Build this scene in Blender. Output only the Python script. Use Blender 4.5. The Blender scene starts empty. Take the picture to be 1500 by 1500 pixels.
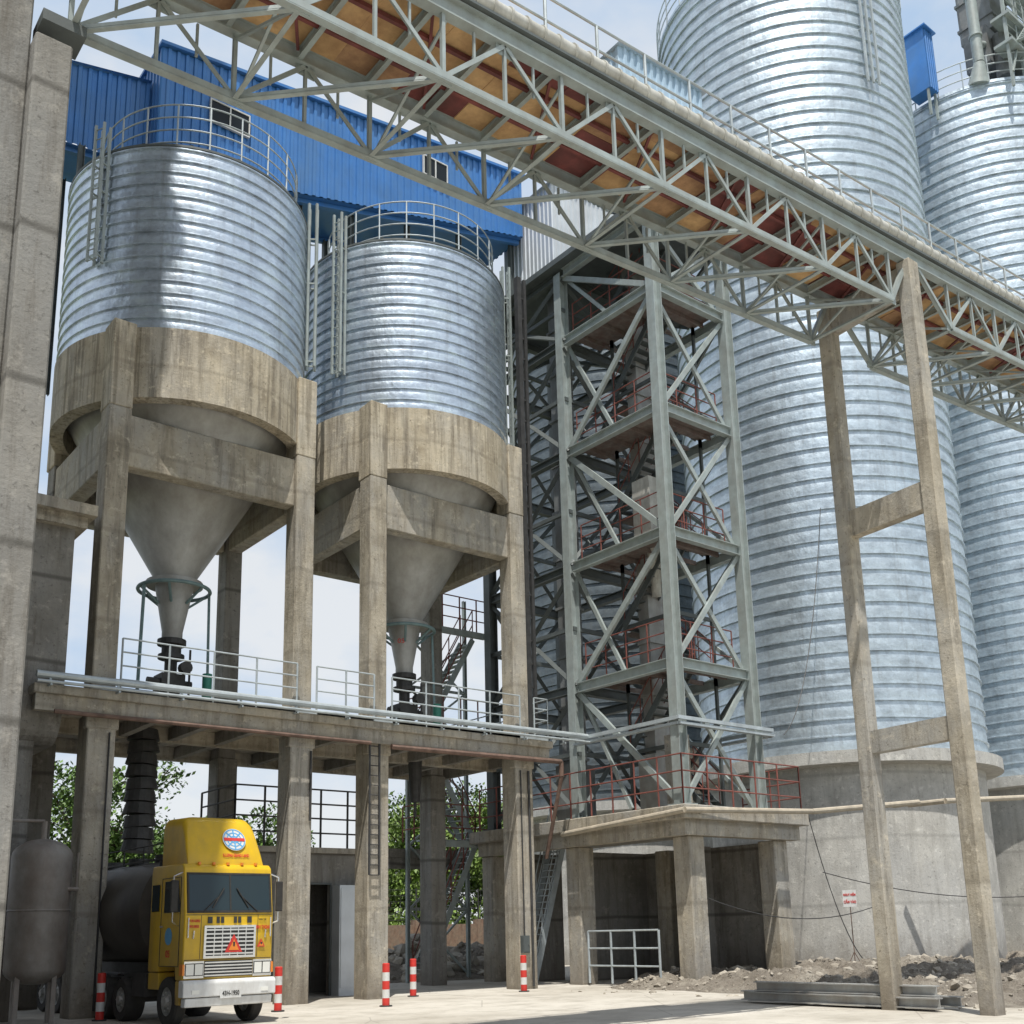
import bpy, bmesh, math, random
from mathutils import Vector, Matrix, noise
random.seed(7)
V=Vector
scene=bpy.context.scene
COL=bpy.context.collection
rad=math.radians
# ------------------------------------------------------------ materials
def newmat(name):
    m=bpy.data.materials.new(name); m.use_nodes=True
    nt=m.node_tree; b=nt.nodes['Principled BSDF']; return m,nt,b
def N(nt,t,**k):
    n=nt.nodes.new(t)
    for a,v in k.items(): setattr(n,a,v)
    return n
def coords(nt,scale=(1,1,1)):
    tc=N(nt,'ShaderNodeTexCoord'); mp=N(nt,'ShaderNodeMapping'); mp.inputs['Scale'].default_value=scale
    nt.links.new(tc.outputs['Object'],mp.inputs['Vector']); return mp.outputs['Vector']
def noise_n(nt,scale,detail=6,vec=(1,1,1),rough=.6):
    n=N(nt,'ShaderNodeTexNoise'); n.inputs['Scale'].default_value=scale; n.inputs['Detail'].default_value=detail
    n.inputs['Roughness'].default_value=rough
    nt.links.new(coords(nt,vec),n.inputs['Vector']); return n.outputs['Fac']
def ramp(nt,fac,stops):
    r=N(nt,'ShaderNodeValToRGB'); e=r.color_ramp.elements
    while len(e)<len(stops): e.new(.5)
    for i,(p,c) in enumerate(stops):
        e[i].position=p; e[i].color=(c[0],c[1],c[2],1) if not isinstance(c,(int,float)) else (c,c,c,1)
    nt.links.new(fac,r.inputs['Fac']); return r.outputs['Color']
def mix(nt,a,b,fac,mode='MIX'):
    m=N(nt,'ShaderNodeMix'); m.data_type='RGBA'; m.blend_type=mode
    for s,v in ((m.inputs[6],a),(m.inputs[7],b)):
        if isinstance(v,tuple): s.default_value=(v[0],v[1],v[2],1)
        else: nt.links.new(v,s)
    if isinstance(fac,(int,float)): m.inputs[0].default_value=fac
    else: nt.links.new(fac,m.inputs[0])
    return m.outputs[2]
def bump(nt,b,h,strength=.3,dist=.02):
    n=N(nt,'ShaderNodeBump'); n.inputs['Strength'].default_value=strength; n.inputs['Distance'].default_value=dist
    nt.links.new(h,n.inputs['Height']); nt.links.new(n.outputs['Normal'],b.inputs['Normal'])
def zdirt(nt,col,c,lo,hi,amt,scale=2.,k=2.4):
    tc=N(nt,'ShaderNodeTexCoord'); sx=N(nt,'ShaderNodeSeparateXYZ'); nt.links.new(tc.outputs['Object'],sx.inputs[0])
    md=N(nt,'ShaderNodeMath',operation='MULTIPLY_ADD'); nt.links.new(noise_n(nt,scale,6,(1,1,.6),.7),md.inputs[0]); md.inputs[1].default_value=k; nt.links.new(sx.outputs[2],md.inputs[2])
    mr=N(nt,'ShaderNodeMapRange'); mr.inputs[1].default_value=lo; mr.inputs[2].default_value=hi; mr.inputs[3].default_value=amt; mr.inputs[4].default_value=0.
    nt.links.new(md.outputs[0],mr.inputs[0]); return mix(nt,col,c,mr.outputs[0])
def simple(name,c,rough=.6,metal=0,var=.25,scale=3,dirt=None,dirtamt=.5,bmp=.1,vec=(1,1,1),zd=None):
    m,nt,b=newmat(name)
    n1=noise_n(nt,scale,6,vec)
    lo=tuple(x*(1-var) for x in c); hi=tuple(min(1,x*(1+var)) for x in c)
    col=ramp(nt,n1,[(.3,lo),(.7,hi)])
    if dirt:
        n2=noise_n(nt,scale*.6,8,(1.3,1.3,.5),.7)
        f=ramp(nt,n2,[(.5-.12,0.),(.5+.2,dirtamt)])
        col=mix(nt,col,dirt,f)
    if zd: col=zdirt(nt,col,*zd)
    nt.links.new(col,b.inputs['Base Color'])
    b.inputs['Roughness'].default_value=rough; b.inputs['Metallic'].default_value=metal
    if bmp: bump(nt,b,noise_n(nt,scale*8,4),bmp,.01)
    return m
def concrete(name,c1,c2,stain=(.10,.085,.065),st=.6,boards=0.,grey=.65,lines=.3,ls=.105):
    m,nt,b=newmat(name)
    n1=noise_n(nt,.9,9,(1,1,1),.65)
    col=ramp(nt,n1,[(.3,c1),(.68,c2)])
    g=noise_n(nt,.45,6,(1,1,.5),.65)
    gm=sum(c2)/3*.85
    col=mix(nt,col,(gm,gm*1.0,gm*.97),ramp(nt,g,[(.42,0.),(.62,grey)]))
    s=noise_n(nt,1.8,9,(1.8,1.8,.16),.72)
    col=mix(nt,col,stain,ramp(nt,s,[(.48,0.),(.70,st)]))
    p=noise_n(nt,8,5,(1,1,1),.75)
    col=mix(nt,col,tuple(x*.4 for x in c1),ramp(nt,p,[(.57,0.),(.69,.7)]))
    w=noise_n(nt,3.1,5,(1,1,1),.7)
    col=mix(nt,col,tuple(min(1,x*1.3) for x in c2),ramp(nt,w,[(.56,0.),(.70,.6)]))
    if boards:
        bn=noise_n(nt,5.5,2,(1,1,.04),.4)
        col=mix(nt,col,tuple(x*.45 for x in c1),ramp(nt,bn,[(.30,boards),(.42,0.),(.55,0.),(.72,boards*.8)]))
    wv=N(nt,'ShaderNodeTexWave'); wv.bands_direction='Z'; wv.inputs['Scale'].default_value=ls; wv.inputs['Distortion'].default_value=.8
    wv.inputs['Detail'].default_value=4
    nt.links.new(coords(nt),wv.inputs['Vector'])
    col=mix(nt,col,tuple(x*.5 for x in c1),ramp(nt,wv.outputs['Fac'],[(.0,lines),(.012,0.)]))
    col=zdirt(nt,col,(.13,.105,.08),1.2,2.9,.55)
    nt.links.new(col,b.inputs['Base Color']); b.inputs['Roughness'].default_value=.92
    bump(nt,b,noise_n(nt,11,8,(1,1,1),.7),.6,.035)
    return m
def galv(name,c=(.62,.66,.70),r0=.28,r1=.5,metal=.85,st=.6):
    m,nt,b=newmat(name)
    n1=noise_n(nt,.9,8,(1,1,2.2),.7)
    col=ramp(nt,n1,[(.25,tuple(x*.62 for x in c)),(.5,c),(.75,tuple(min(1,x*1.22) for x in c))])
    v=N(nt,'ShaderNodeTexVoronoi'); v.inputs['Scale'].default_value=2.4
    nt.links.new(coords(nt,(1,1,1.2)),v.inputs['Vector'])
    bw=N(nt,'ShaderNodeRGBToBW'); nt.links.new(v.outputs['Color'],bw.inputs[0])
    col=mix(nt,col,ramp(nt,bw.outputs[0],[(0.,.5),(1.,1.)]),.35,'MULTIPLY')
    v=N(nt,'ShaderNodeTexVoronoi'); v.inputs['Scale'].default_value=9
    nt.links.new(coords(nt,(1,1,1.2)),v.inputs['Vector'])
    bw=N(nt,'ShaderNodeRGBToBW'); nt.links.new(v.outputs['Color'],bw.inputs[0])
    col=mix(nt,col,ramp(nt,bw.outputs[0],[(0.,.6),(1.,1.)]),.35,'MULTIPLY')
    s=noise_n(nt,1.4,8,(2.5,2.5,.14),.7)
    col=mix(nt,col,(.22,.21,.19),ramp(nt,s,[(.52,0.),(.8,st)]))
    nt.links.new(col,b.inputs['Base Color']); b.inputs['Metallic'].default_value=metal
    r=N(nt,'ShaderNodeMapRange'); r.inputs[3].default_value=r0; r.inputs[4].default_value=r1
    nt.links.new(noise_n(nt,2.,7,(1,1,1.5),.7),r.inputs[0]); nt.links.new(r.outputs[0],b.inputs['Roughness'])
    bump(nt,b,noise_n(nt,1.3,5,(1,1,.7)),.6,.10)
    return m
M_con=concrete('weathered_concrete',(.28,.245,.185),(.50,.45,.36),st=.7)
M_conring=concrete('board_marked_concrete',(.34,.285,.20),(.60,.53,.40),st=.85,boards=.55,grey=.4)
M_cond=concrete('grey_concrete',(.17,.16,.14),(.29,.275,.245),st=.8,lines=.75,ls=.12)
M_conw=concrete('base_wall_concrete',(.38,.37,.345),(.58,.57,.53),st=.3)
M_galv=galv('galvanised_steel',(.70,.79,.89),.30,.5,.85,.55)
M_galv2=galv('dull_galvanised_steel',(.66,.755,.83),.34,.56,.7,.5)
M_galv3=galv('shaded_galvanised_steel',(.17,.20,.22),.4,.6,.6)  # darker copy of the galvanised steel, with shade put into its base colour
M_hop=simple('hopper_grey_paint',(.42,.42,.405),.5,.2,.2,1.2,(.20,.18,.15),.6)
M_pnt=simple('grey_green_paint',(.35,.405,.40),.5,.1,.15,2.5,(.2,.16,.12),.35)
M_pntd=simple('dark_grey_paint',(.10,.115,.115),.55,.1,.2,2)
M_steelp=simple('pale_grey_steel',(.40,.41,.40),.5,.3,.2,2,(.22,.17,.13),.5)
M_casing=simple('dull_casing_steel',(.24,.255,.26),.55,.3,.2,1.5,(.12,.1,.08),.5)
M_rail=simple('pale_rail_paint',(.45,.50,.52),.45,.3,.2,2)
M_red=simple('red_oxide_paint',(.20,.065,.05),.65,0,.3,2)
M_rust=simple('rusty_brown_steel',(.17,.11,.085),.75,.1,.35,3)
M_land=simple('dusty_landing_plate',(.20,.175,.16),.75,.1,.3,3,(.16,.07,.05),.6)
M_tan=simple('tan_board',(.60,.39,.19),.8,0,.3,1.2,(.25,.12,.05),.8)
M_tan2=simple('brown_board',(.42,.25,.13),.8,0,.35,1.6,(.16,.07,.045),.8)
M_redbd=simple('dark_red_board',(.20,.055,.05),.7,0,.4,1.5,(.06,.03,.03),.7)
M_white=simple('white_paint',(.72,.73,.72),.5,0,.06,3,(.33,.30,.26),.5)
M_cover=simple('pale_conveyor_cover',(.54,.54,.50),.6,0,.15,3,(.22,.2,.16),.6)
M_blue=simple('blue_cladding',(.05,.20,.53),.4,.1,.15,.8,(.11,.23,.42),.6,0)
M_lblue=simple('pale_blue_cladding',(.42,.56,.68),.45,.2,.1,1)
M_wclad=simple('white_cladding',(.64,.68,.72),.4,.3,.1,1,(.4,.4,.38),.3)
M_yel=simple('yellow_truck_paint',(.72,.46,.01),.34,0,.10,2,(.42,.27,.05),.5,.03,(1,1,1),((.28,.20,.10),1.3,3.2,.6,3.,1.6))
M_chr=simple('chrome',(.75,.76,.76),.22,.9,.1,4,bmp=0)
M_blk=simple('black_rubber',(.035,.033,.03),.8,0,.3,6)
M_dark=simple('dark_steel',(.05,.05,.05),.6,.2,.3,4)
M_glass,nt,b=newmat('dark_glass'); b.inputs['Base Color'].default_value=(.02,.035,.04,1); b.inputs['Roughness'].default_value=.06
M_glassd,nt,b=newmat('dull_dark_glass'); b.inputs['Base Color'].default_value=(.015,.02,.025,1); b.inputs['Roughness'].default_value=.25; b.inputs['Specular IOR Level'].default_value=.2
M_lamp,nt,b=newmat('lamp_glass'); b.inputs['Base Color'].default_value=(.8,.8,.75,1); b.inputs['Roughness'].default_value=.1
M_org=simple('amber_plastic',(.8,.25,.03),.3,0,.05,5,bmp=0)
M_sred=simple('sign_red',(.60,.04,.03),.5,0,.12,5,bmp=0)
M_sblue=simple('emblem_blue',(.10,.35,.62),.5,0,.1,5,bmp=0)
M_tankd=simple('tank_grey',(.07,.063,.055),.5,.3,.25,1.5,(.13,.11,.09),.5)
M_vess=simple('vessel_grey',(.27,.255,.235),.55,.15,.22,2,(.16,.11,.08),.6)
M_green=simple('green_paint',(.04,.22,.17),.5,.1,.2,3)
M_teal=simple('teal_paint',(.16,.24,.25),.5,.1,.2,3)
M_bark=simple('bark',(.10,.075,.05),.9,0,.3,6)
M_brick=simple('old_brick',(.24,.15,.11),.9,0,.35,5,(.3,.27,.22),.6)
M_rock=simple('rubble_stone',(.41,.375,.315),.95,0,.45,.9,(.20,.17,.135),.7,.4)
def leafmat(name,c):
    m,nt,b=newmat(name)
    oi=N(nt,'ShaderNodeNewGeometry')
    col=ramp(nt,oi.outputs['Random Per Island'],[(0.,tuple(x*.45 for x in c)),(.6,c),(1.,tuple(x*1.6 for x in c))])
    nt.links.new(col,b.inputs['Base Color']); b.inputs['Roughness'].default_value=.55
    return m
M_leaf=leafmat('leaf_green',(.09,.16,.03)); M_leaf2=leafmat('leaf_light_green',(.15,.23,.045))
M_gr,nt,b=newmat('dusty_concrete_yard')
n1=noise_n(nt,.16,10,(1,1,1),.65); col=ramp(nt,n1,[(.3,(.38,.35,.295)),(.6,(.55,.52,.46))])
n2=noise_n(nt,.9,8,(1,1,1),.7); col=mix(nt,col,(.27,.245,.2),ramp(nt,n2,[(.48,0.),(.72,.7)]))
n3=noise_n(nt,12,6,(1,1,1),.7); col=mix(nt,col,(.2,.18,.15),ramp(nt,n3,[(.6,0.),(.75,.5)]))
n4=noise_n(nt,.35,7,(1,2.5,1),.75); col=mix(nt,col,(.20,.175,.14),ramp(nt,n4,[(.55,0.),(.68,.55)]))
vo=N(nt,'ShaderNodeTexVoronoi',feature='DISTANCE_TO_EDGE'); vo.inputs['Scale'].default_value=.22
nt.links.new(coords(nt),vo.inputs['Vector'])
col=mix(nt,col,(.16,.14,.12),ramp(nt,vo.outputs['Distance'],[(0.,.5),(.006,0.)]))
nt.links.new(col,b.inputs['Base Color']); b.inputs['Roughness'].default_value=.92
bump(nt,b,noise_n(nt,3,8),.5,.05)
M_dirt,nt,b=newmat('dirt_and_gravel')
n1=noise_n(nt,.8,10,(1,1,1),.75); col=ramp(nt,n1,[(.3,(.17,.145,.115)),(.5,(.29,.255,.21)),(.70,(.46,.42,.35))])
n2=noise_n(nt,9,6,(1,1,1),.8); col=mix(nt,col,(.09,.075,.06),ramp(nt,n2,[(.52,0.),(.66,.8)]))
nt.links.new(col,b.inputs['Base Color']); b.inputs['Roughness'].default_value=.95
bump(nt,b,noise_n(nt,5,9,(1,1,1),.75),1.,.2)
M_grass=simple('scrub_grass',(.09,.12,.04),.9,0,.4,.4,(.22,.19,.13),.7)
# ------------------------------------------------------------ mesh builder
class MB:
    def __init__(s): s.v=[];s.f=[];s.m=[];s.mi=0
    def add(s,vs,fs):
        k=len(s.v); s.v+= [tuple(p) for p in vs]; s.f+=[tuple(i+k for i in f) for f in fs]; s.m+=[s.mi]*len(fs)
    def box(s,a,b):
        x0,y0,z0=a;x1,y1,z1=b
        s.add([(x0,y0,z0),(x1,y0,z0),(x1,y1,z0),(x0,y1,z0),(x0,y0,z1),(x1,y0,z1),(x1,y1,z1),(x0,y1,z1)],
              [(0,3,2,1),(4,5,6,7),(0,1,5,4),(1,2,6,5),(2,3,7,6),(3,0,4,7)])
    def bar(s,p,q,w,h=None,up=(0,0,1),off=(0,0)):
        h=h or w; p=V(p);q=V(q);d=(q-p)
        if d.length<1e-5: return
        d.normalize(); u=V(up)
        if abs(d.dot(u))>.98: u=V((0,1,0))
        r=d.cross(u).normalized(); u=r.cross(d).normalized()
        o=r*off[0]+u*off[1]; p=p+o;q=q+o
        c=[(-w/2,-h/2),(w/2,-h/2),(w/2,h/2),(-w/2,h/2)]
        s.add([p+r*a+u*b for a,b in c]+[q+r*a+u*b for a,b in c],[(0,1,2,3),(7,6,5,4),(0,4,5,1),(1,5,6,2),(2,6,7,3),(3,7,4,0)])
    def ibeam(s,p,q,w,h,up=(0,0,1),t=.03):
        s.bar(p,q,w,t,up,(0,h/2-t/2)); s.bar(p,q,w,t,up,(0,-h/2+t/2)); s.bar(p,q,t,h-2*t,up)
    def ang(s,p,q,w,up=(0,0,1),t=.02):
        s.bar(p,q,w,t,up,(0,-w/2)); s.bar(p,q,t,w-t,up,(w/2-t/2,0.01))
    def cyl(s,p,q,r,n=8,r2=None,cap=True):
        p=V(p);q=V(q);d=(q-p)
        if d.length<1e-5: return
        d.normalize(); u=V((0,0,1)) if abs(d.z)<.95 else V((1,0,0))
        a=d.cross(u).normalized(); b=d.cross(a); r2=r if r2 is None else r2
        ring=lambda c,rr:[c+a*math.cos(2*math.pi*i/n)*rr+b*math.sin(2*math.pi*i/n)*rr for i in range(n)]
        vs=ring(p,r)+ring(q,r2); fs=[(i,i+n,(i+1)%n+n,(i+1)%n) for i in range(n)]
        if cap: fs+=[tuple(range(n)),tuple(range(2*n-1,n-1,-1))]
        s.add(vs,fs)
    def lathe(s,c,prof,n=48,a0=0,a1=2*math.pi):
        full=abs(a1-a0-2*math.pi)<1e-4; m=n if full else n+1
        vs=[]
        for r,z in prof:
            for i in range(m):
                a=a0+(a1-a0)*i/n; vs.append((c[0]+r*math.cos(a),c[1]+r*math.sin(a),c[2]+z))
        fs=[]
        for j in range(len(prof)-1):
            for i in range(n):
                i2=(i+1)%m; fs.append((j*m+i,j*m+i2,(j+1)*m+i2,(j+1)*m+i))
        s.add(vs,fs)
    def corr(s,p0,p1,zb0,zb1,zt0,zt1,pitch=.3,dep=.05,nrm=(0,-1)):
        p0=V((p0[0],p0[1],0));p1=V((p1[0],p1[1],0)); L=(p1-p0).length; n=max(1,int(L/pitch)); d=(p1-p0)/L; nn=V((nrm[0],nrm[1],0))
        pts=[]
        for i in range(n):
            for f,o in ((0,0),(.45,0),(.55,dep),(.9,dep)): pts.append(((i+f)/n,o))
        pts.append((1,0)); vs=[]
        for t,o in pts:
            b=p0+d*L*t+nn*o; vs.append((b.x,b.y,zb0+(zb1-zb0)*t)); vs.append((b.x,b.y,zt0+(zt1-zt0)*t))
        s.add(vs,[(2*i,2*i+2,2*i+3,2*i+1) for i in range(len(pts)-1)])
    def prism(s,prof,x0,x1,top=None):
        n=len(prof); vs=[(x0,y,z) for y,z in prof]+[(x1,y,z) for y,z in prof]
        s.add(vs,[tuple(range(n)),tuple(range(2*n-1,n-1,-1))]+[(i,i+n,(i+1)%n+n,(i+1)%n) for i in range(n)])
    def rail(s,pts,h,nr=3,sp=1.5,r=.025,closed=False,pr=None):
        P=[V(p) for p in pts]
        if closed: P.append(P[0])
        for a,b in zip(P[:-1],P[1:]):
            L=(b-a).length; n=max(1,round(L/sp))
            for k in range(1,nr+1):
                o=V((0,0,h*k/nr)); s.cyl(a+o,b+o,r,6,cap=False)
            for i in range(n+1):
                p=a.lerp(b,i/n); s.cyl(p,p+V((0,0,h)),pr or r*1.2,6)
    def obj(s,name,mats,parent=None,smooth=False,local=False,bevel=0,seg=2,fix=False):
        me=bpy.data.meshes.new(name); me.from_pydata(s.v,[],s.f)
        if not isinstance(mats,(list,tuple)): mats=[mats]
        for m in mats: me.materials.append(m)
        me.polygons.foreach_set('material_index',s.m)
        if fix or bevel:
            bm=bmesh.new(); bm.from_mesh(me)
            if bevel:
                bmesh.ops.remove_doubles(bm,verts=bm.verts,dist=1e-5)
                bmesh.ops.recalc_face_normals(bm,faces=bm.faces)
                es=[e for e in bm.edges if len(e.link_faces)==2 and e.calc_face_angle(0)>rad(20)]
                bmesh.ops.bevel(bm,geom=es,offset=bevel,segments=seg,profile=.5,affect='EDGES',clamp_overlap=True)
            else: bmesh.ops.recalc_face_normals(bm,faces=bm.faces)
            bm.to_mesh(me); bm.free()
        if smooth:
            me.polygons.foreach_set('use_smooth',[True]*len(me.polygons)); me.set_sharp_from_angle(angle=rad(35))
        me.update()
        o=bpy.data.objects.new(name,me); COL.objects.link(o)
        if parent:
            o.parent=parent
            if not local: o.matrix_parent_inverse=Matrix.Translation(-parent.location)
        return o
def thing(name,label,cat,loc=(0,0,0),group=None,rotz=0):
    e=bpy.data.objects.new(name,None); e.empty_display_size=.5; COL.objects.link(e); e.location=loc; e.rotation_euler=(0,0,rotz)
    e['label']=label; e['category']=cat
    if group: e['group']=group
    return e
def tag(o,label,cat,group=None):
    o['label']=label;o['category']=cat
    if group:o['group']=group
    return o
def struct(o): o['kind']='structure'; return o
def text(body,size,loc,rot,mat,parent,name='lettering',ext=.004,sx=1.,local=False,align='CENTER',bold=0.0):
    cu=bpy.data.curves.new(name,'FONT'); cu.body=body; cu.size=size; cu.extrude=ext; cu.align_x=align; cu.align_y='CENTER'; cu.offset=bold
    t=bpy.data.objects.new('tmp',cu); COL.objects.link(t); bpy.context.view_layer.update()
    me=bpy.data.meshes.new_from_object(t.evaluated_get(bpy.context.evaluated_depsgraph_get()))
    bpy.data.objects.remove(t)
    o=bpy.data.objects.new(name,me); COL.objects.link(o); me.materials.clear(); me.materials.append(mat)
    o.scale=(sx,1,1); o.rotation_euler=rot; o.location=loc
    if parent:
        o.parent=parent
        if not local: o.matrix_parent_inverse=Matrix.Translation(-parent.location)
    return o
def copy_thing(src,loc,rotz=0,scale=None):
    e=src.copy(); COL.objects.link(e); e.location=loc; e.rotation_euler=(0,0,rotz)
    for c in list(src.children):
        d=c.copy(); COL.objects.link(d); d.parent=e
        for g in list(c.children):
            h=g.copy(); COL.objects.link(h); h.parent=d
    return e
# ------------------------------------------------------------ ground
def grid_mesh(name,x0,x1,y0,y1,nx,ny,hf,mat):
    vs=[];fs=[]
    for j in range(ny+1):
        for i in range(nx+1):
            x=x0+(x1-x0)*i/nx;y=y0+(y1-y0)*j/ny; vs.append((x,y,hf(x,y)))
    for j in range(ny):
        for i in range(nx):
            a=j*(nx+1)+i; fs.append((a,a+1,a+nx+2,a+nx+1))
    b=MB(); b.add(vs,fs); return b.obj(name,mat,smooth=True)
g=MB(); g.add([(-3000,-3000,-.02),(3000,-3000,-.02),(3000,3000,-.02),(-3000,3000,-.02)],[(0,1,2,3)])
struct(g.obj('ground',M_grass))
g=MB(); g.add([(-60,-40,0),(90,-40,0),(90,56,0),(-60,56,0)],[(0,1,2,3)])
struct(g.obj('yard_pavement',M_gr))
def ss(a,b,x):
    t=max(0,min(1,(x-a)/(b-a))); return t*t*(3-2*t)
def dirt_h(x,y):
    bd=27.8+.09*(y-20)+1.2*noise.noise(V((y*.35,3,0)))
    if y<15: bd+= (15-y)*.25
    m=ss(bd,bd+3.2,x)*ss(8,12,y)*(1-ss(30.5,33.5,y))*(1-ss(56,60,x))
    n=.40+.6*noise.fractal(V((x*.35,y*.35,1)),1,2,4)
    fine=.28*noise.fractal(V((x*1.1,y*1.1,5)),.8,2,5)
    ex=.40*math.exp(-((x-38.5)**2/14+(y-24.5)**2/5))+.22*math.exp(-((x-33.)**2/6+(y-25.8)**2/3))
    return -.05+m*(.15+max(0,n)*.62+fine+ex)
struct(grid_mesh('dirt_ground',26,62,8,36,420,320,dirt_h,M_dirt))
def mound_h(x,y):
    d=((x-32.0)/7)**2+((y-47.)/4.5)**2
    m=max(0,1-d); return -.05+m*(1.5+1.0*noise.fractal(V((x*.5,y*.5,9)),1,2,4))
struct(grid_mesh('earth_terrain',25,39,42.5,51.5,90,60,mound_h,M_dirt))
def rocks(name,pts,label):
    b=MB()
    for (x,y,z,s) in pts:
        bm=bmesh.new(); bmesh.ops.create_icosphere(bm,subdivisions=1,radius=s)
        sx,sy,sz=[random.uniform(.5,1.4) for _ in range(3)]
        for v in bm.verts:
            k=1+.8*noise.noise(v.co*(1.5/s)+V((x,y,z))); v.co=V((v.co.x*k*sx,v.co.y*k*sy,v.co.z*k*sz*.7))
        R=Matrix.Rotation(random.uniform(0,6),3,'Z')@Matrix.Rotation(random.uniform(-.5,.5),3,'X')
        b.add([R@v.co+V((x,y,z)) for v in bm.verts],[[v.index for v in f.verts] for f in bm.faces]); bm.free()
    o=b.obj(name,M_rock); o['kind']='stuff'; tag(o,label,'rubble'); return o
pts=[]
for i in range(3000):
    x=random.uniform(26.5,46); y=random.uniform(13,31.5); h=dirt_h(x,y)
    if h<.0 and random.random()<.88: continue
    pts.append((x,y,max(0,h)+.01,random.choice([.03,.03,.04,.05,.05,.06,.07,.09,.12,.18 if x>30 else .05])*random.uniform(.6,1.2)))
rocks('loose_rubble',pts,'loose grey stones scattered over the dirt heaps')
pts=[]
for i in range(620):
    x=random.uniform(25.5,38.5); y=random.uniform(43,51); h=mound_h(x,y)
    if h<.02: continue
    pts.append((x,y,h,random.choice([.1,.15,.25,.45])*random.uniform(.7,1.3)))
rocks('broken_rubble',pts,'pile of broken pale stones behind the columns')
# ------------------------------------------------------------ concrete frame with platform
fr=thing('silo_platform','weathered concrete columns and railed floor under hopper silos','concrete structure',(19,37,0))
XC=[10.78,17.58,20.67,27.44]; YF=34.0; YB=40.0; W1=.37; W2=.43
for i,x in enumerate(XC):
    for y in (YF,YB):
        b=MB(); k=1 if y==YF else .92
        b.box((x-W2*k,y-.52,-.05),(x+W2*k,y+.4,8.95)); 
        b.box((x-W1*k,y-.45,8.95),(x+W1*k,y+.35,19.3))
        if y==YF: b.box((x-.5,y-.56,8.5),(x+.5,y-.2,9.3))
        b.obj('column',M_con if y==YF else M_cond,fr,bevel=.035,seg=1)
for a,bx in ((0,1),(2,3)):
    for y in (YF,YB):
        b=MB(); b.box((XC[a]+W1+.002,y-.28,17.35),(XC[bx]-W1-.002,y+.28,19.15)); b.obj('beam',M_con,fr,bevel=.03,seg=1)
    for x in (XC[a],XC[bx]):
        b=MB(); b.box((x-.28,YF+.352,17.35),(x+.28,YB-.452,19.15)); b.obj('beam',M_con,fr,bevel=.03,seg=1)
b=MB(); b.box((8.6,33.0,9.34),(28.6,41.2,9.62)); b.obj('floor_slab',M_con,fr,bevel=.02,seg=1)
for y in (33.3,36.8,40.6):
    b=MB()
    b.box((8.7,y-.15,8.85),(28.5,y+.15,9.338)); b.obj('beam',M_con,fr)
for x in [9.2,12.5,14.2,15.9,19.1,22.4,24.1,25.8,28.2]:
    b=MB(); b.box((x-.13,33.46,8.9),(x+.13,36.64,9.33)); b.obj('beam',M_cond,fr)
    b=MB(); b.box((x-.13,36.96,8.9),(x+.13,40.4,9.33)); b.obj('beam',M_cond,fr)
for seg in ([(11.17,33.2,9.62),(17.2,33.2,9.62)],[(17.96,33.2,9.62),(20.29,33.2,9.62)],[(21.05,33.2,9.62),(27.06,33.2,9.62)],[(27.8,33.2,9.62),(28.5,33.2,9.62),(28.5,41,9.62),(10.6,41,9.62)]):
    b=MB(); b.rail(seg,1.75,4,1.5,.028); b.box((min(seg[0][0],seg[-1][0]),33.18,9.625),(max(p[0] for p in seg),33.2,9.8)); b.obj('guardrail',M_rail,fr)
pp=thing('service_pipe','long grey service pipe along the concrete floor edge','pipe',(9,32.9,9.9))
b=MB(); b.cyl((8.6,32.85,9.85),(30.35,32.85,9.95),.11,10); b.cyl((8.6,32.72,9.62),(30.35,32.72,9.7),.05,8)
for x in range(9,30,2): b.bar((x,32.85,9.6),(x,32.85,9.8),.06,.06); b.bar((x,32.7,9.55),(x,33.0,9.55),.06,.06)
b.obj('pipe_run',M_rail,pp,smooth=True)
b=MB(); b.cyl((20.9,33.0,8.75),(28.9,32.9,8.8),.1,8); b.cyl((28.9,32.9,8.8),(28.9,32.9,8.2),.1,8); b.cyl((28.9,32.9,8.2),(28.9,34,5.),.08,8)
b.obj('rusty_pipe_run',M_rust,pp,smooth=True)
b=MB(); b.cyl((9.2,32.95,8.8),(20,32.95,8.8),.07,8); b.obj('thin_pipe_run',M_rust,pp,smooth=True)
for (x,z0,r) in ((11.0,.2,.03),(27.2,2.,.03),(17.9,6,.04),(27.6,.1,.05)):
    b=MB(); b.cyl((x,33.42,z0),(x,33.42,8.4),r,6); b.obj('conduit_run',M_dark,pp)
t=thing('switch_box','small dark electrical switch box on a concrete column','electrical box',(27.2,33.4,1.4))
b=MB(); b.box((27.03,33.32,1.35),(27.37,33.475,2.0)); b.box((27.06,33.30,1.4),(27.34,33.318,1.95)); b.cyl((27.3,33.27,1.65),(27.3,33.3,1.65),.02,6); b.obj('enclosure',M_pntd,t)
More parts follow.
